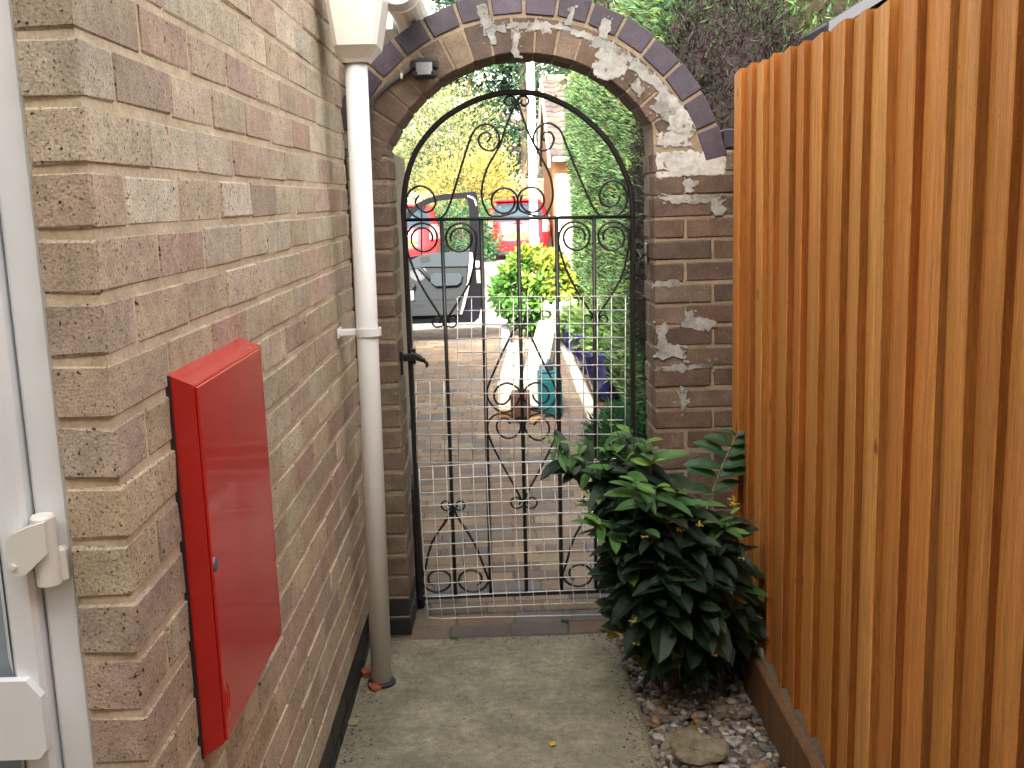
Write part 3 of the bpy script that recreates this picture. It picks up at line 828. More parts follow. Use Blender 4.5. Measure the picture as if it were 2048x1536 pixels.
# centre medallion
L = [(1040, 655), (1027, 662), (1000, 716), (978, 768), (974, 790), (983, 809), (1002, 824), (1024, 820), (1038, 800), (1041, 786), (1030, 772), (1012, 766), (994, 776), (988, 792), (994, 806), (1008, 808), (1019, 798), (1021, 790)]
sc(L)
R_ = [(1044, 655), (1057, 664), (1082, 716), (1107, 766), (1112, 790), (1106, 808), (1088, 822), (1066, 820), (1050, 802), (1046, 788), (1056, 772), (1074, 765), (1092, 774), (1098, 790), (1092, 803), (1078, 806), (1068, 797), (1066, 789)]
sc(R_)
L = [(1043, 1000), (1031, 976), (1008, 935), (988, 897), (977, 868), (975, 850), (984, 834), (1002, 827), (1024, 832), (1040, 845), (1040, 862), (1028, 874), (1012, 876), (998, 866), (993, 850), (1002, 837), (1015, 838), (1020, 848)]
sc(L)
R_ = [(1049, 1000), (1062, 972), (1082, 935), (1102, 895), (1114, 866), (1116, 848), (1108, 832), (1090, 826), (1066, 830), (1050, 845), (1052, 862), (1064, 876), (1082, 880), (1096, 868), (1098, 852), (1090, 840), (1076, 840), (1068, 850)]
sc(R_)
for s in (-1, 1):
    sc([(1041 + s * 3, 652)] + spiral(1041 + s * 15, 637, 11, 6, 120 if s > 0 else 60, -s * .95, 14), .0032)
    sc([(1048 + s * 3, 1012)] + spiral(1048 + s * 15, 1004, 13, 7, 120 if s > 0 else 60, -s * .95, 14), .0036)
def foot(cx, w_, top, tipx, tipy, by):
    for s in (-1, 1):
        c = cx + s * w_
        leg = [(tipx + s * 2, tipy), (tipx + s * 8, tipy + 20), (tipx + s * w_ * 1.25, tipy + 74), (c + s * 26, by - 46), (c + s * 33, by - 28)]
        rg = [(c + 33 * math.cos(a), by - 27 + 27 * math.sin(a)) for a in (np.linspace(0, 2 * math.pi * 1.15, 22) if s > 0 else np.linspace(math.pi, math.pi - 2 * math.pi * 1.15, 22))]
        q = len(rg)
        rg = [(c + (u - c) * (1 - .5 * i / q), by - 27 + (v - by + 27) * (1 - .5 * i / q)) for i, (u, v) in enumerate(rg)]
        sc(leg[:-1] + rg, .0042)
        sc([(tipx + s * 3, tipy + 2)] + spiral(tipx + s * 14, tipy - 2, 11, 6, 120 if s > 0 else 60, -s * .95, 14), .0034)
foot(910, 34, 1132, 906, 1012, 1186)
foot(1191, 33, 1120, 1190, 1000, 1175)
# latch (left) and hinge (right)
mb = MB()
l0 = gp(803, 712); l1 = gp(826, 712)
mb.add(*cbox(PLX - .003, PLX + .008, GY - .055, GY - .015, l0[2] - .055, l0[2] + .022, .003))
mb.add(*cbox(PLX + .001, l1[0] + .012, GY - .034, GY - .014, l0[2] - .014, l0[2] + .010, .003))
mb.add(*cbox(l1[0] - .010, l1[0] + .010, GY - .024, GY + .010, l0[2] - .026, l0[2] + .026, .003))
LP_ = smooth_path([gp(822, 706), gp(834, 711), gp(842, 716), gp(848, 719), gp(855, 727), gp(853, 732)], 4)
mb.add(*tube([q_ + np.array([0, -.018, 0]) for q_ in LP_], [.011] * 8 + [.009] * 5 + [.0055] * 8, 8))
mb.build("latch", BLACKM, gate)
for v in (505, 1120):
    h = gp(1285, v); h2 = gp(1263, v)
    mb = MB()
    mb.add(*lathe([(.008, h[2] - .03), (.008, h[2] + .03)], (h2[0] + .012, GY - .002, 0), 10))
    mb.add(*tube([(h2[0] + .012, GY, h[2] - .006), (PRX + .004, GY, h[2] - .006)], .0055, 6))
    mb.add(*cbox(PRX - .006, PRX + .002, GY - .03, GY + .03, h[2] - .035, h[2] + .03, .003))
    mb.add(*tube(smooth_path([(h2[0] + .014, GY - .01, h[2] + .012), (h2[0] + .028, GY - .02, h[2] - .012), (h2[0] + .018, GY - .02, h[2] - .022)], 4), .004, 6))
    mb.build("hinge", BLACKM, gate)

# ---- wire mesh tied to the gate
MY = GY - .022
def wires(rows, cols, name, label):
    m = MB()
    for k, (P) in enumerate(rows): m.add(*tube([aty(u, v, MY - .0012) for u, v in P], .0018, 5))
    for P in cols: m.add(*tube([aty(u, v, MY + .0012) for u, v in P], .0016, 5))
    o = m.build(name, ZINC, None, loc=aty(*rows[-1][0], MY), smooth=True)
    return tag(o, label, "wire mesh")
wob = lambda a=.7: random.uniform(-a, a)
rows = []; cols = []
for i in range(13):
    v = 594 + 27.6 * i; ul = 915 if i < 6 else 830 + (i - 6) * .9; ur = 1252 - i * .75
    rows.append([(ul - 2, v + wob()), ((ul + ur) / 2, v - 1 + wob()), (ur + 2, v - 2 + wob())])
for j in range(-3, 13):
    u = 915 + 28.0 * j
    cols.append([(u, 594 if j >= 0 else 760), (u + (.6 - .1 * j), 594 + 27.6 * 6), (u + (2.2 - .22 * j), 925)])
wires(rows, cols, "wire_mesh", "upper galvanised wire mesh sheet with notched corner tied to the gate")
rows = []; cols = []
vl = [932, 958, 984, 1010, 1037, 1063, 1088, 1113, 1139, 1166, 1192, 1216, 1236]
ulist = [838, 839, 840.5, 841.5, 842.5, 844, 846, 847, 848.5, 850, 851.5, 855, 858]
for i, v in enumerate(vl):
    dv = -16 if i < 10 else (-15, -13, -8)[i - 10]
    u = ulist[i]
    P = [(u - 1, v + (2 if i < 11 else 3)), (u + 26, v + 1), (u + 110, v + dv * .25 + wob(.5)), (u + 250, v + dv * .62 + wob(.5)), (1258, v + dv)]
    if i == 12: P[0] = (u - 2, v - 1)
    rows.append(P)
for j in range(16):
    cols.append([(ulist[i] + 27.0 * j - i * .03 * j, vl[i] - 16 * j / 15) for i in (0, 3, 6, 9, 11, 12)])
wires(rows, cols, "wire_mesh", "lower galvanised wire mesh sheet sagging over the foot of the gate")

# ================================================================== TIMBER FENCE
fence = thing("timber_fence", "orange stained vertical feather-edge board fence along the right side", "fence", (.70, 1.5, 0))
fp = [(.62, .25, .054), (.64, .275, .064), (.58, .225, .046), (.60, .24, .052), (.65, .30, .078), (.55, .205, .042)]
edges = [atx(u, 200, .70)[1] for u in (1465, 1488, 1510, 1535, 1555, 1588, 1616, 1654, 1699, 1738, 1787, 1840, 1905, 1970, 2040)]
edges = sorted(edges)
while edges[0] > -2.2: edges.insert(0, edges[0] - .112 + random.uniform(-.006, .006))
mb = MB(); 
def board(y0, y1, zt, c):
    """feather-edge board: thin far edge tucked under the thick near edge of its neighbour"""
    n = 26; yb = y1 + .012
    sec = [(.716, y0), (.6905, y0), (.689, y0 + .0025), (.7075, yb), (.716, yb)]
    V = []; F = []
    ph = random.uniform(0, 6)
    lean = random.uniform(-.004, .004)
    for i in range(n + 1):
        z = .135 + (zt - .135) * i / n
        dx = .0014 * math.sin(z * 3 + ph); dy = lean * (z - .8) + .0015 * math.sin(z * 5 + ph * 2)
        for (x, y) in sec: V.append((x + dx, y + dy, z))
    q = len(sec)
    FE = []
    for i in range(n):
        for k in range(q):
            (FE if k == 0 else F).append((i * q + k, i * q + (k + 1) % q, (i + 1) * q + (k + 1) % q, (i + 1) * q + k))
    F.append(tuple(range(q))[::-1]); F.append(tuple(range(n * q, n * q + q)))
    o_ = mb.n
    mb.add(V, F, c)
    ec = tuple(x * k_ for x, k_ in zip(c, random.choice([(.52, .44, .38), (.58, .50, .44), (.44, .48, .56), (.50, .42, .36), (.55, .48, .42)])))   # sawn edge with its shade darkened into the colour, some with a green treatment tint
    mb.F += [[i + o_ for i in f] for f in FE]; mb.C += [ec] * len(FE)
ftop = lambda y: 1.735 + (y - 1.8) * .016
for a, b in zip(edges[:-1], edges[1:]):
    board(a, b, ftop((a + b) / 2) + random.uniform(-.004, .004), jit(random.choice(fp), .13))
mb.build("boards", WOOD, fence)
mb = MB(); mb.add(*cbox(.664, .690, -2.2, 3.215, -.03, .128, .004), (.17, .095, .045)); mb.build("gravel_board", WOOD, fence)
mb = MB()
for z in (.35, .95, 1.5): mb.add(*cbox(.7165, .76, -2.2, 3.215, z, z + .09, .004), (.35, .16, .05))
for y in (-2.1, -.4, 1.4, 3.16): mb.add(*cbox(.761, .85, y, y + .09, -.03, 1.7, .006), (.30, .15, .06))
mb.build("rails", WOOD, fence)

# ================================================================== PEBBLES AND SMALL THINGS ON THE GROUND
mb = MB()
pc = [(.32, .30, .26), (.22, .19, .15), (.14, .12, .10), (.45, .43, .39), (.20, .135, .085), (.11, .10, .09), (.26, .22, .16), (.29, .17, .09), (.17, .15, .14), (.085, .075, .065), (.42, .41, .39), (.13, .11, .09), (.16, .14, .115)]
BL = [blob((0, 0, 0), 1, 1, .35, s) for s in range(12)]
for i in range(3000):
    y = random.uniform(1.9, 3.22); x = random.uniform(.352 - max(0, y - 2.4) * .02, .668)
    r = random.choice([.007, .009, .011, .013, .016]) * random.uniform(.8, 1.2)
    V, F = random.choice(BL)
    sq = np.array([1, random.uniform(.65, 1), random.uniform(.45, .75)])
    V = (V * sq) @ np.array(Matrix.Rotation(random.uniform(0, 6.3), 3, 'Z')) * r
    V = xf(V, rotx(random.uniform(-.5, .5)))
    dkf = .55 if y > 2.75 else 1.0
    c = random.choice(pc)
    mb.add(V + np.array([x, y, -.030 + random.uniform(0, .022)]), F, jit(c, .15))
kind(mb.build("gravel", PEB, smooth=True), "stuff")
mb = MB()
for i in range(520):
    side = random.random()
    if side < .40: x = WX + .012 + abs(random.gauss(0, .03)); y = random.uniform(2.1, 3.2)
    elif side < .75: x = .335 - abs(random.gauss(0, .03)); y = random.uniform(2.1, 3.2)
    elif side < .9: x = random.uniform(-.40, .34); y = 3.235 - abs(random.gauss(0, .025))
    else: x = random.uniform(-.44, .34); y = random.uniform(2.1, 3.2)
    V, F = random.choice(BL)
    r = random.uniform(.0012, .0034)
    mb.add(V * r * np.array([1, 1, .6]) + np.array([x, y, .001]), F, jit(random.choice([(.10, .085, .06), (.16, .14, .11), (.06, .07, .035), (.22, .19, .15), (.14, .08, .05)]), .2))
kind(mb.build("grit", PEB), "stuff")
k = gnd(1388, 1492, .02)
mb = MB(); V, F = blob((k[0], k[1], .012), .062, 3, .42, 9, (1.05, .85, .68)); V = V + rng.normal(0, .0014, V.shape); mb.add(V, F, (.25, .22, .15))
tag(mb.build("rock", ROCKM, None, loc=(k[0], k[1], 0), smooth=False), "fist-sized mossy sandstone rock lying on the pebbles", "rock")
def litter(name, u, v, size, label, cat, m, thick=.0015, seed=0, z=.002):
    k = gnd(u, v); r_ = np.random.default_rng(seed)
    n = 10
    top = [(k[0] + size * r_.uniform(.7, 1.1) * math.cos(a), k[1] + size * 1.3 * r_.uniform(.7, 1.1) * math.sin(a), z + thick + r_.uniform(0, .004)) for a in np.linspace(0, 6.28, n, endpoint=False)]
    bot = [(p[0], p[1], p[2] - thick) for p in top]
    b = MB(); b.add(top + bot + [(k[0], k[1], z + thick + .004)], [(i, (i + 1) % n, 2 * n) for i in range(n)] + [(i, n + i, n + (i + 1) % n, (i + 1) % n) for i in range(n)] + [tuple(range(n, 2 * n))[::-1]])
    return tag(b.build(name, m, None, loc=k), label, cat)
litter("fallen_leaf", 1105, 1491, .010, "small yellow leaf lying on the concrete path", "leaf", mat("yellow_leaf", (.62, .36, .06), .6))
litter("fallen_leaf", 708, 1447, .017, "tan dry leaf against the foot of the brick wall", "leaf", mat("tan_leaf", (.30, .25, .13), .7), seed=3)
litter("clay_shard", 752, 1375, .024, "orange clay shard in front of the downpipe foot", "shard", TERRA, .008, 2, .001)
litter("clay_shard", 733, 1350, .018, "dark orange clay shard wedged between downpipe foot and wall", "shard", TERRA, .012, 4, .001)
# rubber collar round the pipe foot
mb = MB(); mb.add(*lathe([(.033, .0), (.042, .0), (.042, .008), (.034, .012)], (xb, py_, 0), 20)); mb.build("foot_collar", DARKP, dp)

# leaning tube behind the left pillar
t0 = aty(832, 1008, 3.52); t1 = aty(815, 822, 3.60)
tb = thing("plastic_tube", "grey plastic tube with dark ends standing behind the left pillar", "tube", (t0[0], t0[1], 0))
dvec = t1 - t0; L_ = np.linalg.norm(dvec); dvec /= L_
mb = MB(); mb.add(*tube([t0 + dvec * .05, t1 - dvec * .06], .0135, 14)); mb.build("shaft", mat("pale_grey_plastic", (.26, .27, .27), .45), tb, smooth=True)
mb = MB(); mb.add(*tube([np.array([t0[0], t0[1], .0]), t0 + dvec * .055], .0155, 14)); mb.build("foot", DARKP, tb, smooth=True)
mb = MB(); mb.add(*tube([t1 - dvec * .065, t1], .0155, 14)); mb.build("cap", GREYP, tb, smooth=True)

# ================================================================== VEGETATION
def unit(a): return a / (np.linalg.norm(a, axis=-1, keepdims=True) + 1e-9)
def diamonds(m, P, D, Nn, L, W, C, fold=.18):
    """bulk leaf-sized faces: base P, direction D, side from normal Nn"""
    n = len(P); D = unit(D); s = unit(np.cross(D, Nn)); up = np.cross(s, D)
    L = np.broadcast_to(L, n)[:, None]; W = np.broadcast_to(W, n)[:, None]
    V = np.empty((n, 4, 3))
    V[:, 0] = P; V[:, 2] = P + D * L - up * L * .12
    mid = P + D * L * .5 + up * L * .06
    V[:, 1] = mid + s * W * .5 - up * W * fold; V[:, 3] = mid - s * W * .5 - up * W * fold
    m.quads(V.reshape(-1, 3), np.arange(4 * n).reshape(n, 4), C)
def shades(pal, n, a=.18, idx=None):
    pal = np.array(pal); c = pal[rng.integers(0, len(pal), n) if idx is None else idx]
    return c * (1 + rng.uniform(-a, a, (n, 1))) * (1 + rng.uniform(-.05, .05, (n, 3)))

def big_leaf(m, base, d, nrm, L, W, c, droop=.35, fold=.22):
    d = d / np.linalg.norm(d); s = np.cross(d, nrm); s /= np.linalg.norm(s) + 1e-9; up = np.cross(s, d)
    ts = [0, .12, .32, .60, .86, 1.0]; ws = [.10, .60, .96, 1.0, .62, .05]
    V = []
    for t, w_ in zip(ts, ws):
        mid = base + d * L * t - up * L * droop * t * t
        e = W * .5 * w_
        V += [mid - s * e + up * e * fold * 2, mid, mid + s * e + up * e * fold * 2]
    F = []
    for i in range(5):
        a = i * 3; F += [(a, a + 1, a + 4, a + 3), (a + 1, a + 2, a + 5, a + 4)]
    m.add(np.array(V), F, c)

# ---- broad-leaved shrub by the fence foot
shr = thing("flowering_shrub", "leafy green shrub with yellow seed heads growing against fence and arch", "shrub", (.49, 2.92, 0))
lf = MB(); stm = MB(); sd = MB()
new = [(.075, .19, .045), (.09, .22, .05), (.06, .16, .045)]  # fresh tip leaves; sky light on the upper shrub put into the colour
old_shaded = [(.016, .040, .024), (.020, .048, .026), (.014, .036, .024), (.028, .055, .026)]  # older leaves; shade of the lower shrub put into the colour
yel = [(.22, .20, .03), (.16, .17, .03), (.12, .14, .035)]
tips = [  # u, v, y, share of light tip leaves (sky light painted in), length factor
    (1103, 884, 2.90, .9, .8), (1150, 890, 2.9, .7, .9), (1228, 848, 2.84, 1, 1), (1262, 866, 2.78, 1, 1.1), (1292, 886, 2.75, .8, 1.1), (1208, 905, 2.8, .8, 1),
    (1186, 950, 2.82, .6, .9), (1250, 925, 2.70, .7, 1.1), (1302, 930, 2.70, .6, 1.1), (1195, 1000, 2.75, .6, .8), (1192, 1040, 2.68, .9, .9), (1222, 1050, 2.66, .5, .9),
    (1270, 965, 2.62, 1, 1), (1312, 975, 2.60, 1, 1), (1352, 985, 2.62, 1, .9), (1400, 1000, 2.66, .9, .9), (1440, 1045, 2.64, 1, .9), (1462, 1030, 2.68, .8, .8),
    (1380, 1010, 2.7, .6, 1), (1335, 1040, 2.6, .2, 1.1), (1290, 1060, 2.6, .1, 1.1), (1240, 1110, 2.66, .1, 1),
    (1390, 1080, 2.6, .1, 1.2), (1440, 1100, 2.62, .1, 1.1), (1480, 1110, 2.74, .1, 1.1), (1470, 1170, 2.68, .05, 1.2), (1500, 1225, 2.74, 0, 1.2), (1512, 1260, 2.78, 0, 1.1),
    (1430, 1160, 2.6, 0, 1.2), (1370, 1140, 2.58, .05, 1.2), (1310, 1130, 2.6, .05, 1.15), (1255, 1165, 2.66, 0, 1.0), (1238, 1215, 2.72, .2, .85), (1250, 1245, 2.76, 0, .9),
    (1310, 1200, 2.62, 0, 1.15), (1400, 1210, 2.6, 0, 1.2), (1460, 1220, 2.64, 0, 1.15), (1478, 1262, 2.74, 0, 1.0), (1420, 1265, 2.66, 0, 1.1),
    (1345, 1262, 2.68, 0, 1.1), (1290, 1262, 2.76, 0, .9), (1390, 1290, 2.74, 0, .95), (1450, 1285, 2.8, 0, .9),
    (1225, 1030, 2.9, .3, 1), (1280, 1010, 2.85, .4, 1), (1340, 1080, 2.85, .1, 1), (1420, 1060, 2.85, .1, 1), (1250, 980, 2.92, .5, 1), (1130, 905, 2.92, .9, .8), (1168, 925, 2.86, .8, .9)]
for (u, v, y, fr, lfac) in tips:
    tip = aty(u, v, y)
    tip[0] = min(tip[0], .665)
    b0_ = np.array([.48 + random.uniform(-.07, .07), 2.93 + random.uniform(-.08, .08), -.03])
    midp = b0_ * .45 + tip * .55 + np.array([0, 0, .05 + .04 * max(0, tip[2])])
    midp[0] = min(midp[0], .64)
    P = smooth_path([b0_, b0_ * .75 + midp * .25 + np.array([0, 0, .05]), midp, tip], 8)
    P = [p + rng.normal(0, .0015, 3) for p in P]
    stm.add(*tube(P, list(np.linspace(.0042, .0014, len(P))), 5), (.16, .10, .05) if fr < .5 else (.15, .17, .06))
    P = np.array(P)
    seg = np.concatenate([[0], np.cumsum(np.linalg.norm(np.diff(P, axis=0), axis=1))])
    tot = seg[-1]; s_ = tot; k_ = 0
    nmax = random.randint(5, 8)
    while s_ > tot * .30 and k_ < nmax:
        p = np.array([np.interp(s_, seg, P[:, i]) for i in range(3)]); q = np.array([np.interp(max(0, s_ - .02), seg, P[:, i]) for i in range(3)])
        t = p - q; t /= np.linalg.norm(t) + 1e-9
        sd_ = np.cross(t, [0, 0, 1.0]); sd_ /= np.linalg.norm(sd_) + 1e-9
        if k_ % 2: sd_ = sd_ * .75 + np.cross(sd_, t) * .45
        sz = (.030 + .017 * min(k_, 3)) * lfac * random.uniform(.85, 1.15)
        for sg in (-1, 1):
            d = sd_ * sg * .8 + t * (.9 if k_ == 0 else .45) + rng.normal(0, .16, 3) + np.array([0, 0, -.12 - .25 * (1 - fr)])
            nr = np.array([0, -.25, 1.0]) + rng.normal(0, .25, 3)
            pal_ = new if (k_ < 3 and random.random() < fr) else (yel if random.random() < .05 and fr < .4 else old_shaded)
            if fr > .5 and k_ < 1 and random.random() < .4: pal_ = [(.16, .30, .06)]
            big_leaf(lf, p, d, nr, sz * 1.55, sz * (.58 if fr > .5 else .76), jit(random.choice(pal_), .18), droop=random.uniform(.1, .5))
        s_ -= .029 * lfac * random.uniform(.8, 1.3); k_ += 1
P = np.array(smooth_path([np.array([.50, 2.95, -.02]), aty(1400, 1080, 2.96), aty(1425, 985, 2.98), aty(1445, 930, 3.0), aty(1473, 872, 3.02)], 8))
stm.add(*tube(P, list(np.linspace(.004, .0018, len(P))), 5), (.24, .24, .14))
for t_, L_ in ((1.0, .05), (.93, .085), (.84, .105), (.74, .11), (.64, .10), (.52, .09)):
    k_ = int(t_ * (len(P) - 1)); tdir = unit(P[k_] - P[max(0, k_ - 2)])
    for sg in (-1, 1):
        big_leaf(lf, P[k_], np.array([sg * .95, -.15, .12]) + tdir * .35 + rng.normal(0, .08, 3), np.array([0, -.55, 1.0]), L_, L_ * .42, jit((.035, .10, .042), .15), droop=.25)
for (u, v, y) in ((1290, 1075, 2.58), (1400, 1052, 2.58), (1345, 1045, 2.58), (1482, 1118, 2.64), (1268, 1245, 2.6), (1275, 1290, 2.62), (1512, 1235, 2.7), (1430, 1312, 2.6), (1240, 1270, 2.66), (1470, 1010, 2.66), (1360, 1062, 2.57), (1465, 1000, 2.7)):
    c = aty(u, v, y)
    col_ = (.42, .33, .06) if random.random() < .6 else (.42, .16, .05)
    for i in range(9):
        d = rng.normal(0, 1, 3); d[2] = abs(d[2]) * .4; d /= np.linalg.norm(d)
        e = c + d * random.uniform(.005, .016)
        sd.add(*tube([c, (c + e) / 2 + np.array([0, 0, .003]), e], [.0010, .0010, .0022], 4), col_)
    sd.build("seed_head", FLOWER, shr); sd = MB()
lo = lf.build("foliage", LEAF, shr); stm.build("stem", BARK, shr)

# small weeds in the paving joint
for i, (u, v, lab) in enumerate(((1130, 1243, "tiny green weed in the paving joint below the middle of the gate"), (910, 1278, "tiny green weed where path meets paving near the downpipe"), (1205, 1262, "tiny trailing weed in the paving joint beside the shrub"))):
    k = gnd(u, v); m = MB()
    for j in range(12):
        a = random.uniform(0, 6.28); d = np.array([math.cos(a), math.sin(a), random.uniform(.3, 1.2)])
        big_leaf(m, k + np.array([random.uniform(-.012, .012), random.uniform(-.006, .006), 0]), d, np.array([0, 0, 1.0]), .013, .007, jit((.05, .13, .04), .2))
    tag(m.build("weed", LEAF, None, loc=k), lab, "weed")

def field(seed, k=7, f=1.6):
    r_ = np.random.default_rng(seed); W_ = r_.normal(0, f, (k, 3)); ph = r_.uniform(0, 6.28, k)
    return lambda P: np.sin(P @ W_.T + ph).sum(1) / k ** .5

# ---- green conifer hedge beyond the gate
hx, hy0_, hy1_, hz = .80, 5.2, 11.8, 2.62
hd = thing("conifer_hedge", "tall clipped green conifer hedge along the right of the drive", "hedge", (1.4, 8.5, 0))
m = MB(); fld = field(3, 8, 2.2); fld2 = field(4, 8, 7.0)
def hedge_pts(n, face):
    y = rng.uniform(hy0_, hy1_, n); z = rng.uniform(.12, hz, n); x = rng.uniform(hx, 2.0, n)
    if face == 0: P = np.stack([np.full(n, hx), y, z], 1); O = np.tile([-1., -.15, .35], (n, 1))
    if face == 1: P = np.stack([x, y, np.full(n, hz)], 1); O = np.tile([-.2, -.1, 1.], (n, 1))
    if face == 2: P = np.stack([x, np.full(n, hy1_), z], 1); O = np.tile([0, 1., .4], (n, 1))
    if face == 3: P = np.stack([x, np.full(n, hy0_), z], 1); O = np.tile([0, -1., .4], (n, 1))
    b = fld(P) * .045 + fld2(P) * .022
    if face == 0: P[:, 0] += .05 * np.maximum(0, (P[:, 2] - 1.9) / .7) ** 2 * 2
    P = P + unit(O) * (b - rng.exponential(.045, n) + .02)[:, None]
    return P, O, b
for face, n in ((0, 46000), (1, 7000), (2, 4200), (3, 6000)):
    P, O, b = hedge_pts(n, face)
    D = O + rng.normal(0, .62, (n, 3)) + np.array([0, .12, .30])
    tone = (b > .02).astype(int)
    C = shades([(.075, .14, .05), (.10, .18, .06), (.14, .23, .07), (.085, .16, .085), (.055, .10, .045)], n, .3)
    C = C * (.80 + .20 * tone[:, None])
    brn = rng.random(n) < .05; C[brn] = shades([(.10, .06, .035), (.08, .05, .03)], brn.sum())
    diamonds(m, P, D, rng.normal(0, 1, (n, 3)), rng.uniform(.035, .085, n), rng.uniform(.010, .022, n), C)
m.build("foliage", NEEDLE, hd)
m = MB(); m.add(*cbox(hx + .16, 1.95, hy0_ + .15, hy1_ - .15, .15, hz - .14, .05), (.035, .028, .018)); m.build("shaded_twig_core", BARK, hd)  # solid core for the twigs, interior shade put into its dark colour
for y in np.arange(hy0_ + .5, hy1_, .8):
    m = MB(); m.add(*tube([(1.4, y, -.05), (1.4, y + .03, .6)], [.06, .05], 8), (.10, .07, .05)); m.build("trunk", BARK, hd)

def crown_cloud(m, C0, R, n, pal, L, W, outward=.7, up=.25, ncl=60, clr=.28, seed=0, shell=.55, jitter=.5):
    """leaf faces gathered in clumps spread through an ellipsoid crown"""
    r_ = np.random.default_rng(seed)
    d = unit(r_.normal(0, 1, (ncl, 3))); rr = r_.uniform(shell, 1, (ncl, 1)) ** .7
    cc = d * rr * np.array(R)
    tone = r_.uniform(.65, 1.3, ncl)
    ix = r_.integers(0, ncl, n)
    off = r_.normal(0, clr, (n, 3)) * np.mean(R)
    P = cc[ix] + off
    D = unit(P / np.array(R)) * outward + np.array([0, 0, up]) + r_.normal(0, jitter, (n, 3))
    pi_ = r_.integers(0, len(pal), n)
    C = np.array(pal)[pi_] * tone[ix][:, None] * (1 + r_.uniform(-.2, .2, (n, 1)))
    diamonds(m, P + np.array(C0), D, r_.normal(0, 1, (n, 3)), r_.uniform(L * .6, L * 1.3, n), r_.uniform(W * .6, W * 1.3, n), C)

# ---- purple-brown conifer behind the right pillar
cn = thing("bronze_conifer", "rounded purple-brown conifer with green tips behind the right arch pillar", "conifer", (1.32, 5.1, 0))
m = MB(); n = 52000; fA = field(11, 8, 3.0)
d = unit(rng.normal(0, 1, (n, 3))); rr = rng.uniform(.80, 1.02, n) ** .8
R = np.array([.47, .52, 1.14]); P = d * R * (rr * (1 + .05 * fA(d * 1.6)))[:, None]
P = P + np.array([1.07, 4.95, 1.20])
D = unit(d) * .7 + np.array([.22, 0, .16]) + rng.normal(0, .60, (n, 3))
bz = shades([(.024, .010, .019), (.020, .009, .016), (.030, .013, .017), (.016, .015, .012)], n, .4)
gr = shades([(.030, .050, .022), (.045, .075, .028), (.026, .042, .022)], n, .3)
mixv = 1 / (1 + np.exp(-(fA(P * 1.3) * 1.5 - .45 + np.maximum(0, -(P[:, 0] - .86)) * 6.0)))
pick = rng.random(n) < mixv * .75
diamonds(m, P, D, rng.normal(0, 1, (n, 3)), rng.uniform(.022, .055, n), rng.uniform(.004, .009, n), np.where(pick[:, None], gr, bz))
m.build("foliage", NEEDLE, cn)
m = MB(); V, F = blob((1.07, 4.95, 1.20), 1, 3, .06, 3, (.425, .475, 1.07)); m.add(V, F, (.022, .016, .016)); m.build("shaded_twig_core", BARK, cn)  # twig core coloured dark to stand for shade inside the crown
m = MB(); m.add(*tube([(1.07, 4.98, -.06), (1.07, 4.95, .5)], [.07, .06], 8), (.1, .07, .05)); m.build("trunk", BARK, cn)

# ---- trees
def limbs(m, x, y, h, r, crown0, rx, n=7, seed=0, col_=(.10, .075, .055)):
    r_ = random.Random(seed)
    pts = [(x + r_.uniform(-.03, .03) * h * t, y, -.06 + h * .92 * t) for t in (0, .25, .5, .75, 1)]
    m.add(*tube(smooth_path(pts, 4), list(np.linspace(r, r * .2, 17)), 8), col_)
    for i in range(n):
        t = crown0 / h + (1 - crown0 / h) * (i + .3) / n * .85
        a = r_.uniform(0, 6.28); l = rx * (1 - .6 * t) * 1.05
        b = np.array([x, y, h * t * .95])
        m.add(*tube([b, b + np.array([math.cos(a) * l * .5, math.sin(a) * l * .5, l * .22]), b + np.array([math.cos(a) * l, math.sin(a) * l, l * .38])], [r * .38, r * .22, r * .07], 6), col_)
def tree(name, label, x, y, h, rx, base, n, pal, L, W, seed, group=None, conifer=False, ncl=70, clr=.16, cat="tree", nl=9):
    t = thing(name, label, cat, (x, y, -.06), group)
    m = MB()
    if conifer:
        r_ = np.random.default_rng(seed); k = ncl
        tt = r_.uniform(0, 1, k) ** .8; a = r_.uniform(0, 6.28, k); rad_ = rx * (1 - tt * .82) * r_.uniform(.45, 1.05, k)
        cc = np.stack([np.cos(a) * rad_, np.sin(a) * rad_, base + (h - base) * tt], 1)
        tone = r_.uniform(.6, 1.3, k); ix = r_.integers(0, k, n)
        P = cc[ix] + r_.normal(0, 1, (n, 3)) * np.array([clr * rx, clr * rx, clr * rx * .55])
        D = np.stack([np.cos(a)[ix], np.sin(a)[ix], np.full(n, -.05)], 1) * .8 + r_.normal(0, .45, (n, 3))
        C = np.array(pal)[r_.integers(0, len(pal), n)] * tone[ix][:, None] * (1 + r_.uniform(-.2, .2, (n, 1)))
        diamonds(m, P + np.array([x, y, 0]), D, r_.normal(0, 1, (n, 3)), r_.uniform(L * .6, L * 1.3, n), r_.uniform(W * .6, W * 1.3, n), C)
    else:
        crown_cloud(m, (x, y, (base + h) / 2), (rx, rx, (h - base) / 2), n, pal, L, W, ncl=ncl, clr=clr, seed=seed)
    m.build("crown", NEEDLE if conifer else LEAF, t)
    m = MB(); limbs(m, x, y, h, max(.05, h * .018), base, rx, nl, seed); m.build("trunk", BARK, t)
    return t
dkc = [(.022, .055, .028), (.03, .075, .035), (.04, .09, .04), (.02, .045, .03)]
mid_ = [(.045, .10, .04), (.06, .13, .05), (.035, .08, .04)]
tree("pine_tree", "tall dark pine straight behind the white lamp post", .8, 35, 10.5, 2.6, 1.0, 9000, dkc, .34, .10, 21, "dark trees behind the street", True, 120, .13)
tree("pine_tree", "tall open dark pine left of the lamp post with sky gaps in its crown", -.9, 37, 10.2, 2.3, 2.0, 5200, dkc, .34, .09, 22, "dark trees behind the street", True, 80, .12)
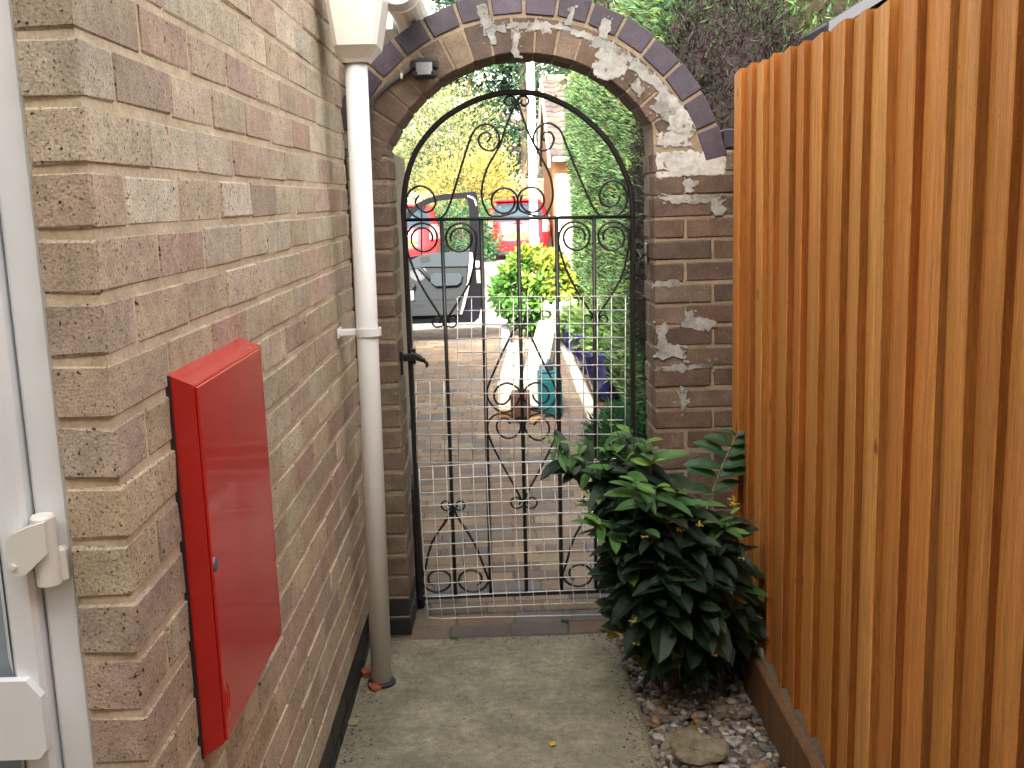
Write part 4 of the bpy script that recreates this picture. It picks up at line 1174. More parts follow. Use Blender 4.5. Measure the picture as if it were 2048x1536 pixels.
tree("pine_tree", "dark green conifer rising above the tiled roof of the bungalow", 4.4, 38, 11, 3.0, 1.0, 8000, dkc, .36, .11, 23, "dark trees behind the street", True, 110, .14)
tree("pine_tree", "dark tree at the far right behind the bungalow roof", 9.5, 38, 11.5, 3.4, 1.0, 6000, dkc, .4, .12, 24, "dark trees behind the street", True, 90, .14)
tree("broadleaf_tree", "mid green leafy tree at the left behind the pale yellow bushes", -3.9, 33, 6.8, 2.0, .6, 7000, mid_, .17, .10, 25, "dark trees behind the street", False, 70, .2)
tree("broadleaf_tree", "green leafy tree behind the pale grey garage", -6.5, 36, 8, 2.6, .6, 5000, mid_, .2, .11, 26, "dark trees behind the street", False, 60, .2)
tree("willow_bush", "airy pale yellow-green bush behind the open car door", -1.75, 28.5, 4.5, 1.75, .2, 17000, [(.17, .20, .07), (.22, .23, .09), (.13, .18, .06), (.26, .23, .12)], .095, .042, 27, None, False, 90, .2, "bush")
tree("willow_bush", "bright yellow twiggy bush in front of the airy pale bush", -.75, 26.6, 2.55, 1.15, .3, 5200, [(.28, .24, .05), (.32, .27, .07), (.20, .20, .05)], .17, .032, 28, None, False, 70, .22, "bush", 16)
tree("green_bush", "dense dark green bush beside the red hatchback", -.9, 24.2, 1.35, .75, .0, 3600, [(.04, .11, .045), (.055, .14, .05), (.035, .09, .05)], .10, .05, 29, None, False, 50, .22, "bush")
tree("broadleaf_tree", "tall grey-green tree above the slatted fence top", 2.9, 6.9, 7.6, 1.35, 2.1, 34000, [(.055, .08, .045), (.07, .10, .055), (.045, .065, .04)], .065, .02, 30, None, False, 80, .2)
tree("broadleaf_tree", "tall dark tree rising over the conifer hedge", 1.45, 14.5, 8.5, 1.15, 2.7, 11000, [(.045, .075, .035), (.06, .10, .04), (.07, .085, .05)], .15, .06, 31, None, False, 80, .2)
# low juniper at the foot of the hedge, just beyond the gate
jn = thing("juniper", "low feathery green juniper at the hedge foot just beyond the gate", "shrub", (.60, 5.6, 0))
m = MB(); n = 3200; d = unit(rng.normal(0, 1, (n, 3))); d[:, 2] = np.abs(d[:, 2])
P = d * np.array([.24, .42, .26]) * rng.uniform(.35, 1, (n, 1)) + np.array([.66, 5.55, .02])
diamonds(m, P, d * .8 + np.array([-.2, -.1, .2]) + rng.normal(0, .3, (n, 3)), rng.normal(0, 1, (n, 3)), rng.uniform(.05, .10, n), rng.uniform(.008, .016, n), shades([(.04, .12, .05), (.06, .15, .05), (.03, .09, .05)], n, .25))
m.build("foliage", NEEDLE, jn)
m = MB()
for i in range(7): m.add(*tube([(.68, 5.6, -.03), (.66 + random.uniform(-.18, .1), 5.55 + random.uniform(-.3, .3), .16)], [.012, .004], 5), (.1, .07, .05))
m.build("stem", BARK, jn)

# ---- yellow-green laurel in its low planter
bx, by = aty(1072, 600, 10.5)[0], 10.5
lb_ = thing("yellow_laurel", "bright yellow-green leafy bush in front of the lamp post", "bush", (bx, by, 0))
m = MB(); r_ = np.random.default_rng(77)
sp = []
for i in range(430):
    d = unit(r_.normal(0, 1, 3)); d[2] = d[2] * .9
    sp.append((d, d * np.array([.42 * (1 - .28 * max(0, d[2])), .38, .43]) * r_.uniform(.72, 1.02) + np.array([bx, by, .53])))
for d, c in sp:
    if c[2] < .14: continue
    yl = np.clip((c[2] - .45) * 1.3 + (c[0] - bx) * 1.2 + r_.uniform(-.3, .35), 0, 1)  # yellower toward top and right: the lit side painted into leaf colour
    for j in range(7):
        dd = d * .7 + r_.normal(0, .6, 3) + np.array([0, 0, .25])
        c_ = np.array([.075, .20, .035]) * (1 - yl) + np.array([.36, .37, .045]) * yl
        big_leaf(m, c + r_.normal(0, .015, 3), dd, r_.normal(0, 1, 3) + np.array([0, 0, .8]), r_.uniform(.07, .12), r_.uniform(.028, .042), tuple(c_ * r_.uniform(.8, 1.2)))
m.build("foliage", LEAF, lb_)
m = MB()
for i in range(9): m.add(*tube([(bx + random.uniform(-.04, .04), by, -.02), (bx + random.uniform(-.22, .22), by + random.uniform(-.2, .2), .55)], [.016, .006], 6), (.12, .09, .06))
m.build("stem", BARK, lb_)
wf = thing("white_flowers", "white flowering plant at the right foot of the yellow bush", "plant", (aty(1128, 650, 9.9)[0], 9.9, 0))
m = MB(); m2 = MB()
for i in range(90):
    c = aty(1090 + random.uniform(0, 62), 603 + random.uniform(0, 42), 9.95 + random.uniform(-.12, .1))
    for j in range(5):
        a = j * 1.256 + random.random(); big_leaf(m, c, np.array([math.cos(a), -.5, math.sin(a)]), np.array([0, -1., .3]), .026, .02, jit((.82, .80, .75), .06), .1, .1)
for i in range(380):
    c = aty(1085 + random.uniform(0, 78), 610 + random.uniform(0, 70), 10.0 + random.uniform(-.1, .15))
    if c[2] < 0: continue
    big_leaf(m2, c, rng.normal(0, 1, 3) + np.array([0, -.3, .3]), rng.normal(0, 1, 3), .065, .035, jit(random.choice([(.16, .26, .05), (.26, .30, .06), (.08, .18, .04)]), .2))
m.build("blossom", PETAL, wf); m2.build("foliage", LEAF, wf)
pl = thing("planter_edging", "low grey stone edging of the bed under the yellow bush", "planter", (bx, 10.2, 0))
m = MB()
x0_, x1_ = gnd(1003, 690)[0], gnd(1118, 692)[0]
xx = x0_
while xx < x1_: m.add(*cbox(xx, xx + .22, 9.98, 10.06, -.05, .045, .01)); xx += .226
for y in (10.07, 10.36, 10.65): m.add(*cbox(x0_, x0_ + .09, y, y + .28, -.05, .12, .012))
m.build("stones", mat("blue_grey_stone", (.20, .22, .23), .85, var=[(9, .8, 1.15)]), pl)
m = MB(); m.add(*cbox(x0_ + .092, x1_ + .3, 10.062, 11.5, -.05, .02, .005), (.2, .15, .1))
for i in range(380):
    a = random.uniform(0, 6.28); V, F = cbox(-.03, .03, -.012, .012, 0, .008, .002); V = xf(V, Matrix.Translation((random.uniform(x0_ + .12, x1_ + .2), random.uniform(10.1, 10.7), .018 + random.uniform(0, .012))) @ Matrix.Rotation(a, 4, 'Z') @ Matrix.Rotation(random.uniform(-.4, .4), 4, 'X'))
    m.add(V, F, jit(random.choice([(.30, .22, .14), (.42, .34, .22), (.18, .12, .08)]), .2))
m.build("bark_chips", BROWNW, pl)

# ================================================================== THINGS ON THE DRIVE
# cream boards, timber and scraps
def plank(name, label, a, b, w_, h, m_, c=(.7, .7, .6), zoff=0.0):
    a = np.array(a, float); b = np.array(b, float)
    L = np.linalg.norm(b - a); V, F = cbox(-w_ / 2, w_ / 2, 0, L, 0, h, .006)
    d = (b - a) / L; side = np.array([d[1], -d[0], 0]); side /= np.linalg.norm(side); up = np.cross(side, d)
    Mx = Matrix(((side[0], d[0], up[0], a[0]), (side[1], d[1], up[1], a[1]), (side[2], d[2], up[2], a[2]), (0, 0, 0, 1)))
    m = MB(); m.add(xf(V, Mx), F, c)
    return tag(m.build(name, m_, None, loc=a), label, "board", "cream boards and timber on the drive")
pA = gnd(1012, 826); pB = gnd(1022, 742, .0)
plank("cream_board", "shorter cream board on the left of the pile on the drive", (pA[0] + .02, pA[1], .0), (pB[0] + .05, pB[1], .0), .14, .20, CREAMW)
pA = gnd(1070, 822); pB = gnd(1090, 690)
plank("cream_board", "long cream board raised at its far end beside the teal can", (pA[0] - .01, pA[1], .03), (pB[0] + .02, pB[1] - .25, .10), .17, .17, CREAMW)
pA = gnd(1062, 826)
plank("brown_block", "short dark brown timber block between the two cream boards", (gnd(1040, 836)[0], 6.52, .04), (gnd(1040, 836)[0] + .01, 6.75, .04), .12, .14, BROWNW, (.075, .035, .022))
for i, (u, v, dx, dy, h, c, lab) in enumerate(((1018, 834, .16, .05, .045, (.40, .20, .08), "orange-brown timber offcut under the left cream board"), (1058, 836, .20, .09, .035, (.17, .085, .05), "dark brown offcut at the near end of the boards"), (1070, 845, .10, .05, .03, (.45, .28, .14), "small pale timber offcut in front of the boards"))):
    k = gnd(u, v); V, F = cbox(-dx / 2, dx / 2, -dy / 2, dy / 2, 0, h, .004)
    m = MB(); m.add(xf(V, Matrix.Translation((k[0], k[1], .002)) @ Matrix.Rotation((-.2, .15, .6)[i], 4, 'Z')), F, c)
    tag(m.build("timber_offcut", BROWNW, None, loc=k), lab, "offcut")
# teal fuel can
k = gnd(1102, 836)
jc = thing("jerry_can", "teal plastic jerry can standing beside the cream boards", "can", (k[0], k[1], 0))
m = MB(); jw, jd, jh = .155, .30, .36
prof = [(-jw / 2, .015), (-jw / 2 + .012, 0), (jw / 2 - .012, 0), (jw / 2, .015), (jw / 2, jh * .80), (jw / 2 - .02, jh * .86), (.012, jh * .88), (-.012, jh * .88), (-jw / 2 + .02, jh * .86), (-jw / 2, jh * .80)]
V, F = cbox(k[0] - jw / 2, k[0] + jw / 2, k[1], k[1] + jd, .0, jh * .80, .022); m.add(V, F)
V, F = cbox(k[0] - jw / 2 + .014, k[0] + jw / 2 - .014, k[1] + .02, k[1] + jd - .02, jh * .78, jh * .87, .02); m.add(V, F)
V, F = cbox(k[0] - jw / 2 + .025, k[0] + jw / 2 - .025, k[1] - .004, k[1] + .01, .05, jh * .68, .003); m.add(V, F)
m.build("body", TEAL, jc)
m = MB(); m.add(*tube(smooth_path([(k[0], k[1] + .09, jh * .86), (k[0], k[1] + .10, jh * .97), (k[0], k[1] + .20, jh * .97), (k[0], k[1] + .25, jh * .86)], 5), .014, 8)); m.build("handle", TEAL, jc, smooth=True)
m = MB(); m.add(*lathe([(.026, jh * .86), (.026, jh * .93), (.022, jh * .94)], (k[0], k[1] + .05, 0), 16)); m.add(*tube([(k[0] - .06, k[1] + .05, jh * .955), (k[0] + .045, k[1] + .06, jh * .985)], .007, 6)); m.build("cap", DARKP, jc)
# blue glazed pots
pots = [(1131, 710, .15, .27, "farthest blue glazed pot under the hedge, tucked behind the others", 712), (1160, 745, .17, .31, "middle blue glazed pot under the hedge", 745), (1192, 800, .19, .34, "nearest blue glazed pot half hidden by hedge sprays", 800)]
for (u, v, r, h, lab, _) in pots:
    k = gnd(u, v); k = k + np.array([.12, .12, 0])
    t = thing("plant_pot", lab, "pot", tuple(k), "blue pots along the hedge")
    m = MB(); m.add(*lathe([(r * .58, 0), (r * .66, .01), (r * .88, h * .45), (r, h * .86), (r * 1.08, h * .9), (r * 1.08, h), (r * .98, h), (r * .93, h * .9)], k, 24), (.5, .5, .5)); m.build("pot", GLAZE, t, smooth=True)
    m = MB(); n = 420; d = unit(rng.normal(0, 1, (n, 3))); d[:, 2] = np.abs(d[:, 2]); P = d * np.array([r * 1.15, r * 1.15, r * 1.3]) * rng.uniform(.3, 1, (n, 1)) + k + np.array([0, 0, h * .92])
    diamonds(m, P, d + rng.normal(0, .4, (n, 3)), rng.normal(0, 1, (n, 3)), rng.uniform(.05, .08, n), rng.uniform(.025, .04, n), shades([(.06, .15, .04), (.10, .20, .05), (.16, .24, .06)], n, .2))
    m.build("plant", LEAF, t)

# ---- white lamp post
lx = aty(1069, 500, 14.0)[0]; lx2 = aty(1066, 150, 14.0)[0]
lp = thing("lamp_post", "white painted street lamp post rising behind the yellow bush", "lamp post", (lx, 14, 0))
m = MB(); m.add(*tube([(lx, 14, -.05), (lx, 14, .9)], .066, 16)); m.add(*tube([(lx, 14, .9), (lx, 14, .93), (lx2 - .02, 14, 5.2)], [.066, .056, .05], 16)); m.build("post", PAINTW, lp, smooth=True)
m = MB(); m.add(*tube(smooth_path([(lx2 - .02, 14, 5.2), (lx2 - .02, 14.2, 5.5), (lx2 - .02, 14.7, 5.55)], 5), .03, 10)); m.build("bracket", PAINTW, lp, smooth=True)
m = MB(); m.add(*cbox(lx2 - .13, lx2 + .09, 14.6, 15.15, 5.50, 5.62, .04)); m.build("lantern", GREYP, lp)

# ================================================================== CARS
def slice_ring(w_, yr, yf, z, n=40, e=4.0):
    """rounded-rectangle outline of the body at height z (rear at yr, nose at yf)"""
    P = []
    ym, hl = (yr + yf) / 2, (yf - yr) / 2
    for k in range(n):
        a = 2 * math.pi * (k + .5) / n
        c, s = math.cos(a), math.sin(a)
        P.append((w_ * math.copysign(abs(c) ** (2 / e), c), ym + hl * math.copysign(abs(s) ** (2 / (e + 1)), s), z))
    return P
def hatchback(name, label, cx, y0, paint, wid, body_h, group):
    """five-door hatchback seen from behind; rear face at y0"""
    car = thing(name, label, "car", (cx, y0, -.03), group)
    w_ = wid / 2; zg = -.03
    sl = [(.90, .10, 3.55, .19), (.965, .02, 3.62, .26), (.985, -.03, 3.66, .42), (1.0, -.04, 3.66, .52), (1.0, .02, 3.62, .60), (1.0, .05, 3.50, .72), (.985, .08, 3.20, .84), (.955, .11, 2.85, .93), (.90, .19, 2.55, 1.03), (.83, .29, 2.20, 1.20), (.76, .39, 1.98, 1.32), (.70, .46, 1.85, 1.385), (.52, .66, 1.6, 1.425), (.2, .9, 1.3, 1.435)]
    sl = [(a * w_, b, c, z * body_h / 1.435) for a, b, c, z in sl]
    V = []; F = []; n = 40
    for (ww, yr, yf, z) in sl: V += [(x + cx, y + y0, zz + zg) for x, y, zz in slice_ring(ww, yr, yf, z, n)]
    for i in range(len(sl) - 1):
        for k in range(n): F.append((i * n + k, i * n + (k + 1) % n, (i + 1) * n + (k + 1) % n, (i + 1) * n + k))
    F.append(tuple(range(n))[::-1]); F.append(tuple((len(sl) - 1) * n + k for k in range(n)))
    m = MB(); m.add(V, F); body = m.build("body", paint, car, smooth=True)
    zs = [s[3] for s in sl]
    yr_at = lambda z: np.interp(z, zs, [s[1] for s in sl]); w_at = lambda z: np.interp(z, zs, [s[0] for s in sl]); yf_at = lambda z: np.interp(z, zs, [s[2] for s in sl])
    def rear_y(x, z, e=4.0):
        ww, yr, yf = w_at(z), yr_at(z), yf_at(z); c = min(.999, abs(x) / ww)
        s = (1 - c ** e) ** (1 / (e + 1)); return (yr + yf) / 2 - (yf - yr) / 2 * s
    def rear_patch(pn, mt, f0, f1, z0, z1, off=.006, nx=14, nz=6, col_=(.5, .5, .5), par=car):
        V = []; F = []
        for j in range(nz + 1):
            z = z0 + (z1 - z0) * j / nz; xa, xb = (f0(j / nz), f1(j / nz))
            for i in range(nx + 1):
                x = xa + (xb - xa) * i / nx; V.append((cx + x, y0 + rear_y(x, z) - off, z + zg))
        for j in range(nz):
            for i in range(nx): F.append((j * (nx + 1) + i, j * (nx + 1) + i + 1, (j + 1) * (nx + 1) + i + 1, (j + 1) * (nx + 1) + i))
        mm = MB(); mm.add(V, F, col_); return mm.build(pn, mt, par, smooth=True)
    H = body_h / 1.435
    rear_patch("rear_window", CGLASS, lambda t: -w_ * (.84 - .20 * t), lambda t: w_ * (.84 - .20 * t), .93 * H, 1.33 * H)
    for s in (-1, 1):
        fa = (lambda t: s * w_ * (.70 + .02 * t)) ; fb = (lambda t: s * w_ * (.955 - .035 * t))
        lm = rear_patch("rear_light", LAMPR, fa if s > 0 else fb, fb if s > 0 else fa, .66 * H, .98 * H, .010, 6, 6, (.62, .30, .28))
        rear_patch("indicator", LAMPR, (lambda t: s * w_ * .73) if s > 0 else (lambda t: s * w_ * .93), (lambda t: s * w_ * .93) if s > 0 else (lambda t: s * w_ * .73), .80 * H, .90 * H, .014, 4, 3, (.90, .84, .80), lm)
        # side windows
        V = []; F = []
        for j in range(4):
            z = (.97 + .30 * j / 3) * H
            for i in range(9):
                y = .62 + (.1 * j / 3) + (2.2 - .62 - .42 * j / 3) * i / 8; V.append((cx + s * (w_at(z) * .993 + .006), y0 + y, z + zg))
        for j in range(3):
            for i in range(8): F.append((j * 9 + i, j * 9 + i + 1, (j + 1) * 9 + i + 1, (j + 1) * 9 + i))
        mm = MB(); mm.add(V, F); mm.build("side_window", CGLASS, car, smooth=True)
        mm = MB(); mm.add(*blob((cx + s * (w_ + .09), y0 + 2.15, .98 * H + zg), .085, 2, .05, 4, (1, .6, .75))); mm.build("mirror", PAINTW if s > 0 or True else paint, car, smooth=True)
        for yw in (.62, 2.95):
            wx = cx + s * (w_ - .10)
            mm = MB(); mm.add(*lathe([(.17, -.085), (.27, -.085), (.295, -.06), (.295, .06), (.27, .085), (.17, .085)], (wx, y0 + yw, .295 + zg), 28, 'X', cap=False)); wl = mm.build("wheel", TYRE, car, smooth=True)
            mm = MB(); mm.add(*lathe([(.03, .07 * s), (.165, .065 * s), (.175, .08 * s)], (wx, y0 + yw, .295 + zg), 20, 'X')); mm.build("rim", RIM, wl)
    mm = MB(); mm.add(*cbox(cx - .27, cx + .27, y0 + rear_y(0, .52 * H) - .022, y0 + rear_y(0, .52 * H) - .002, .60 * H + zg - .06, .60 * H + zg + .06, .004)); mm.build("number_plate", PLATE, car)
    mm = MB(); mm.add(*cbox(cx - w_ * .80, cx + w_ * .80, y0 + .06, y0 + .5, .15 + zg, .30 + zg, .03)); mm.build("under_bumper", DARKP, car)
    V, F = cbox(cx - w_ * .62, cx + w_ * .62, y0 + .30, y0 + .62, 1.385 * H + zg, 1.415 * H + zg, .012); mm = MB(); mm.add(V, F); mm.build("spoiler", paint, car)
    mm = MB(); mm.add(*tube([(cx + .02, y0 + rear_y(0, 1.0 * H) - .02, 1.0 * H + zg), (cx - .28, y0 + rear_y(.28, 1.06 * H) - .015, 1.05 * H + zg)], .009, 6)); mm.build("wiper", DARKP, car)
    mm = MB(); mm.add(*cbox(cx - .12, cx + .12, y0 + rear_y(0, .86 * H) - .012, y0 + rear_y(0, .86 * H) + .01, .86 * H + zg, .89 * H + zg, .004)); mm.build("boot_handle", paint, car)
    return car
y_c = 24.6
hatchback("red_hatchback", "red hatchback with yellow plate parked behind the lamp post", aty(1036, 460, y_c)[0], y_c, RCAR, 1.63, 1.44, "red hatchbacks in the street")
hatchback("red_hatchback", "red hatchback partly hidden by the left pillar and open car door", aty(812, 460, 22.5)[0] - .10, 22.5, RCAR, 1.66, 1.40, "red hatchbacks in the street")

# ---- dark car with its driver's door open
DY = 10.4
van = thing("dark_car", "dark car standing left of the drive with its front door swung open", "car", (-1.9, 9.3, 0))
m = MB(); n = 40
vs_ = [(.74, 7.3, 12.6, .18), (.78, 7.2, 12.7, .40), (.79, 7.22, 12.7, .60), (.77, 7.3, 12.4, .82), (.75, 7.36, 12.2, .92), (.70, 7.46, 11.6, 1.02), (.64, 7.6, 10.95, 1.25), (.58, 7.7, 10.6, 1.45), (.40, 8.0, 10.2, 1.53)]
V = []; F = []
for (ww, yr, yf, z) in vs_: V += [(x - 1.93, y, zz) for x, y, zz in slice_ring(ww, yr, yf, z, n, 5)]
for i in range(len(vs_) - 1):
    for k in range(n): F.append((i * n + k, i * n + (k + 1) % n, (i + 1) * n + (k + 1) % n, (i + 1) * n + k))
F.append(tuple(range(n))[::-1]); F.append(tuple((len(vs_) - 1) * n + k for k in range(n)))
m.add(V, F); m.build("body", KCAR, van, smooth=True)
for s in (-1, 1):
    m = MB(); V = []; F = []
    for j in range(4):
        z = 1.0 + .36 * j / 3; wz = np.interp(z, [q[3] for q in vs_], [q[0] for q in vs_])
        for i in range(9): V.append((-1.93 + s * (wz * .995 + .008), 7.85 + .1 * j / 3 + (2.7 - .35 * j / 3) * i / 8, z))
    for j in range(3):
        for i in range(8): F.append((j * 9 + i, j * 9 + i + 1, (j + 1) * 9 + i + 1, (j + 1) * 9 + i))
    m.add(V, F); m.build("side_window", CGLASS, van, smooth=True)
    for yw in (8.0, 11.7):
        wx = -1.93 + s * .70
        m = MB(); m.add(*lathe([(.17, -.09), (.28, -.09), (.305, -.06), (.305, .06), (.28, .09), (.17, .09)], (wx, yw, .305), 28, 'X', cap=False)); wl = m.build("wheel", TYRE, van, smooth=True)
        m = MB(); m.add(*lathe([(.03, .075 * s), (.165, .07 * s), (.175, .085 * s)], (wx, yw, .305), 20, 'X')); m.build("rim", RIM, wl)
    m = MB(); m.add(*cbox(-1.93 + s * .55 - .09, -1.93 + s * .55 + .09, 7.28, 7.42, .75, 1.0, .02), (.45, .02, .02)); m.build("rear_light", LAMPR, van)
# the open door: outline measured on its plane
q = lambda pts, y=DY: [(aty(u, v, y)[0], aty(u, v, y)[2]) for u, v in pts]
def ring_prism(outer, inner, y0, y1):
    """plate with a hole: outer and inner have the same count"""
    n_ = len(outer); V = []
    for P in (outer, inner):
        V += [(p[0], y0, p[1]) for p in P]
    for P in (outer, inner):
        V += [(p[0], y1, p[1]) for p in P]
    F = []
    for i in range(n_):
        j = (i + 1) % n_
        F += [(i, j, n_ + j, n_ + i), (2 * n_ + j, 2 * n_ + i, 3 * n_ + i, 3 * n_ + j), (i, 2 * n_ + i, 2 * n_ + j, j), (n_ + j, 3 * n_ + j, 3 * n_ + i, n_ + i)]
    return V, F
outer = [(786, 452), (808, 433), (822, 416), (838, 404), (858, 395), (884, 389), (915, 386), (950, 383), (954, 386), (957, 420), (960, 470), (963, 506), (940, 509), (890, 510), (840, 514), (786, 522)]
inner = [(800, 462), (816, 442), (830, 425), (845, 414), (862, 406), (884, 401), (910, 398), (930, 397), (936, 401), (938, 420), (939, 470), (939, 500), (930, 503), (890, 505), (845, 509), (800, 518)]
m = MB(); m.add(*ring_prism(q(outer), q(inner), DY, DY + .06))
lower = [(786, 521), (840, 512), (890, 508), (940, 506), (963, 505), (967, 560), (966, 600), (958, 636), (948, 645), (830, 648), (786, 648)]
m.add(*prism(q(lower), DY + .012, DY + .13))
m.add(*prism(q([(841, 412), (845, 411), (845, 512), (841, 513)]), DY + .01, DY + .04))
vdoor = m.build("front_door", KCAR, van)
m = MB(); m.add(*prism(q([(846, 412), (884, 402), (936, 400), (938, 503), (846, 508)], DY + .02), DY + .024, DY + .028)); m.add(*prism(q([(803, 464), (830, 428), (840, 419), (840, 510), (803, 517)], DY + .02), DY + .024, DY + .028)); m.build("window", CLEAR, vdoor)
g1 = (.017, .027, .037); g2 = (.0075, .012, .017); g3 = (.010, .011, .013)
m = MB()
m.add(*prism(q([(786, 532), (815, 524), (840, 511), (862, 506), (890, 505), (939, 503), (938, 525), (935, 532), (850, 533), (815, 540), (786, 548)]), DY - .045, DY + .011), g1)
m.add(*prism(q([(786, 549), (815, 541), (850, 534), (935, 533), (932, 570), (926, 605), (922, 628), (786, 632)]), DY - .022, DY + .011), g2)
m.build("trim_panel", TRIM, vdoor)
m = MB(); m.add(*prism(q([(862, 549), (870, 545), (920, 545), (925, 551), (922, 563), (915, 569), (872, 571), (862, 562)]), DY - .075, DY - .023), g1); m.build("armrest", TRIM, vdoor)
m = MB(); m.add(*prism(q([(842, 513), (860, 512), (861, 523), (842, 524)]), DY - .050, DY - .044), g3); m.build("door_handle", TRIM, vdoor)
m = MB(); m.add(*tube(smooth_path([aty(838, 535, DY - .05), aty(848, 545, DY - .06), aty(860, 558, DY - .05)], 4), .018, 8), g3); m.build("pull_handle", TRIM, vdoor, smooth=True)
c = aty(836, 545, DY - .024); m = MB(); m.add(*lathe([(.085, -.004), (.085, .003), (.075, -.006)], c, 22, 'Y'), (.08, .085, .10)); m.build("speaker", TRIM, vdoor)
m = MB(); m.add(*prism(q([(786, 603), (850, 602), (918, 600), (914, 628), (786, 632)]), DY - .060, DY - .023), g2)
for v in (607, 611): m.add(*prism(q([(822, v), (850, v), (850, v + 2), (822, v + 2)]), DY - .063, DY - .059), g3); m.add(*prism(q([(866, v - 1), (912, v - 1.5), (912, v + .5), (866, v + 1)]), DY - .063, DY - .059), g3)
m.add(*prism(q([(858, 596), (918, 594.5), (918, 598), (858, 599.5)]), DY - .028, DY - .021), g3); m.build("pocket", TRIM, vdoor)
m = MB(); m.add(*tube(smooth_path([aty(820, 587, DY - .035), aty(826, 575, DY - .07), aty(829, 568, DY - .06)], 4), .016, 8), g3); m.build("window_winder", TRIM, vdoor, smooth=True)
m = MB(); m.add(*prism(q([(939, 504), (945, 505), (948, 530), (944, 545), (938, 575), (930, 610), (924, 628), (920, 628), (928, 595), (935, 560)]), DY - .03, DY + .005), (.30, .29, .28)); m.build("door_seal", TRIM, vdoor)
m = MB(); m.add(*prism(q([(951, 522), (959, 522), (959, 533), (955, 536), (951, 533)]), DY - .004, DY + .011), (.5, .48, .42)); m.add(*prism(q([(952, 540), (960, 540), (961, 566), (954, 566)]), DY - .003, DY + .011), (.26, .23, .18)); m.build("lock_plate", TRIM, vdoor)
m = MB(); m.add(*tube(smooth_path([aty(935, 392, DY - .006), aty(948, 398, DY - .006), aty(953, 412, DY - .006)], 5), .009, 6), (.55, .50, .45)); m.build("weather_strip", TRIM, vdoor, smooth=True)
m = MB(); m.add(*prism(q([(816, 577), (827, 574), (829, 598), (818, 601)]), DY - .068, DY - .062)); tag(m.build("paper", PAINTW, None, loc=aty(822, 600, DY - .065)), "white paper tucked in the open car door pocket", "paper")

# ================================================================== BUILDINGS ACROSS THE STREET
bg_ = thing("bungalow", "brick bungalow with grey tiled roof across the street on the right", "house", (2.5, 25, 0))
BY0, BY1 = 24.2, 31.0
xv = aty(1093, 162, 27.6)[0]; ze = 2.32
zr = aty(1110, 160, 27.6)[2]; xe = aty(1098, 330, BY0)[0] - .02
ob = (.20, .098, .046)
m = MB(); m.add(*cbox(xe + .12, 11.5, BY0 + .45, BY1, -.05, ze, .01), ob); m.add(*prism([(0, 0), (1, 0), (.5, 1)], 0, 1)[0:0] if False else (np.zeros((0, 3)), []), ob)
# gable end
V = [(xe + .12, BY0 + .45, ze), (xe + .12, BY1, ze), (xe + .12, 27.6, zr - .15), (xe + .35, BY0 + .45, ze), (xe + .35, BY1, ze), (xe + .35, 27.6, zr - .15)]
m.add(V, [(0, 2, 1), (3, 4, 5), (0, 3, 5, 2), (1, 2, 5, 4), (0, 1, 4, 3)], ob); m.build("wall", WALLP, bg_)
# pantiled roof: rows of tiles as real steps with rolls
m = MB()
nr, nc = 15, 34
slope = np.array([0, 27.6 - BY0, zr - ze]); upn = unit(np.array([0, -(zr - ze), 27.6 - BY0]))
tp = [(.10, .083, .073), (.082, .07, .066), (.11, .093, .083), (.07, .06, .056), (.093, .078, .076), (.12, .10, .06)]
for i in range(nr):
    a = np.array([0, BY0, ze]) + slope * (i / nr); b = np.array([0, BY0, ze]) + slope * ((i + 1.12) / nr)
    for j in range(nc):
        x0 = xe + .06 + j * .30
        c = jit(random.choice(tp), .15)
        V = []
        for k in range(7):
            xx = x0 + .30 * k / 6; hgt = .035 * (math.sin(2 * math.pi * k / 6) * .5 + .5)
            for (p, o) in ((a, .05), (b, .015)):
                V.append(p + np.array([xx, 0, 0]) + upn * (hgt + o))
            V.append(a + np.array([xx, 0, 0]) + upn * (hgt - .0))
        F = []
        for k in range(6):
            F.append((3 * k, 3 * k + 3, 3 * k + 4, 3 * k + 1)); F.append((3 * k + 2, 3 * k + 5, 3 * k + 3, 3 * k))
        m.add(V, F, c)
m.add(*prism([(0, 0)] * 0 + [(xe + .05, zr + .0), (11.4, zr + .0), (11.4, zr + .12), (xe + .05, zr + .12)], 27.5, 27.75), (.22, .18, .09))
V = [(xe + .06, 27.6, zr + .03), (11.4, 27.6, zr + .03), (11.4, BY1 + .3, ze), (xe + .06, BY1 + .3, ze)]
m.add(V, [(0, 1, 2, 3)], (.28, .24, .2)); m.build("roof", TILE, bg_)
m = MB()
for (p, r_) in (((xe, BY0 - .02, ze - .02), (xe, 27.6, zr + .06)),):
    p = np.array(p); r_ = np.array(r_)
    m.add([p, r_, r_ + np.array([0, 0, -.20]), p + np.array([0, 0, -.20]), p + np.array([.05, 0, 0]), r_ + np.array([.05, 0, 0]), r_ + np.array([.05, 0, -.20]), p + np.array([.05, 0, -.20])], [(0, 1, 2, 3), (4, 7, 6, 5), (0, 4, 5, 1), (3, 2, 6, 7), (0, 3, 7, 4)])
    r2 = np.array([xe, BY1 + .3, ze - .02])
    m.add([r2, r_, r_ + np.array([0, 0, -.20]), r2 + np.array([0, 0, -.20]), r2 + np.array([.05, 0, 0]), r_ + np.array([.05, 0, 0]), r_ + np.array([.05, 0, -.20]), r2 + np.array([.05, 0, -.20])], [(0, 3, 2, 1), (4, 5, 6, 7), (0, 1, 5, 4), (3, 7, 6, 2)])
m.build("bargeboard", PAINTW, bg_)
m = MB(); m.add(*cbox(xe + .10, 11.4, BY0 - .08, BY0 + .03, ze - .10, ze - .0, .02)); m.build("gutter", PAINTW, bg_)
wx0 = aty(1112, 420, BY0 + .45)[0]
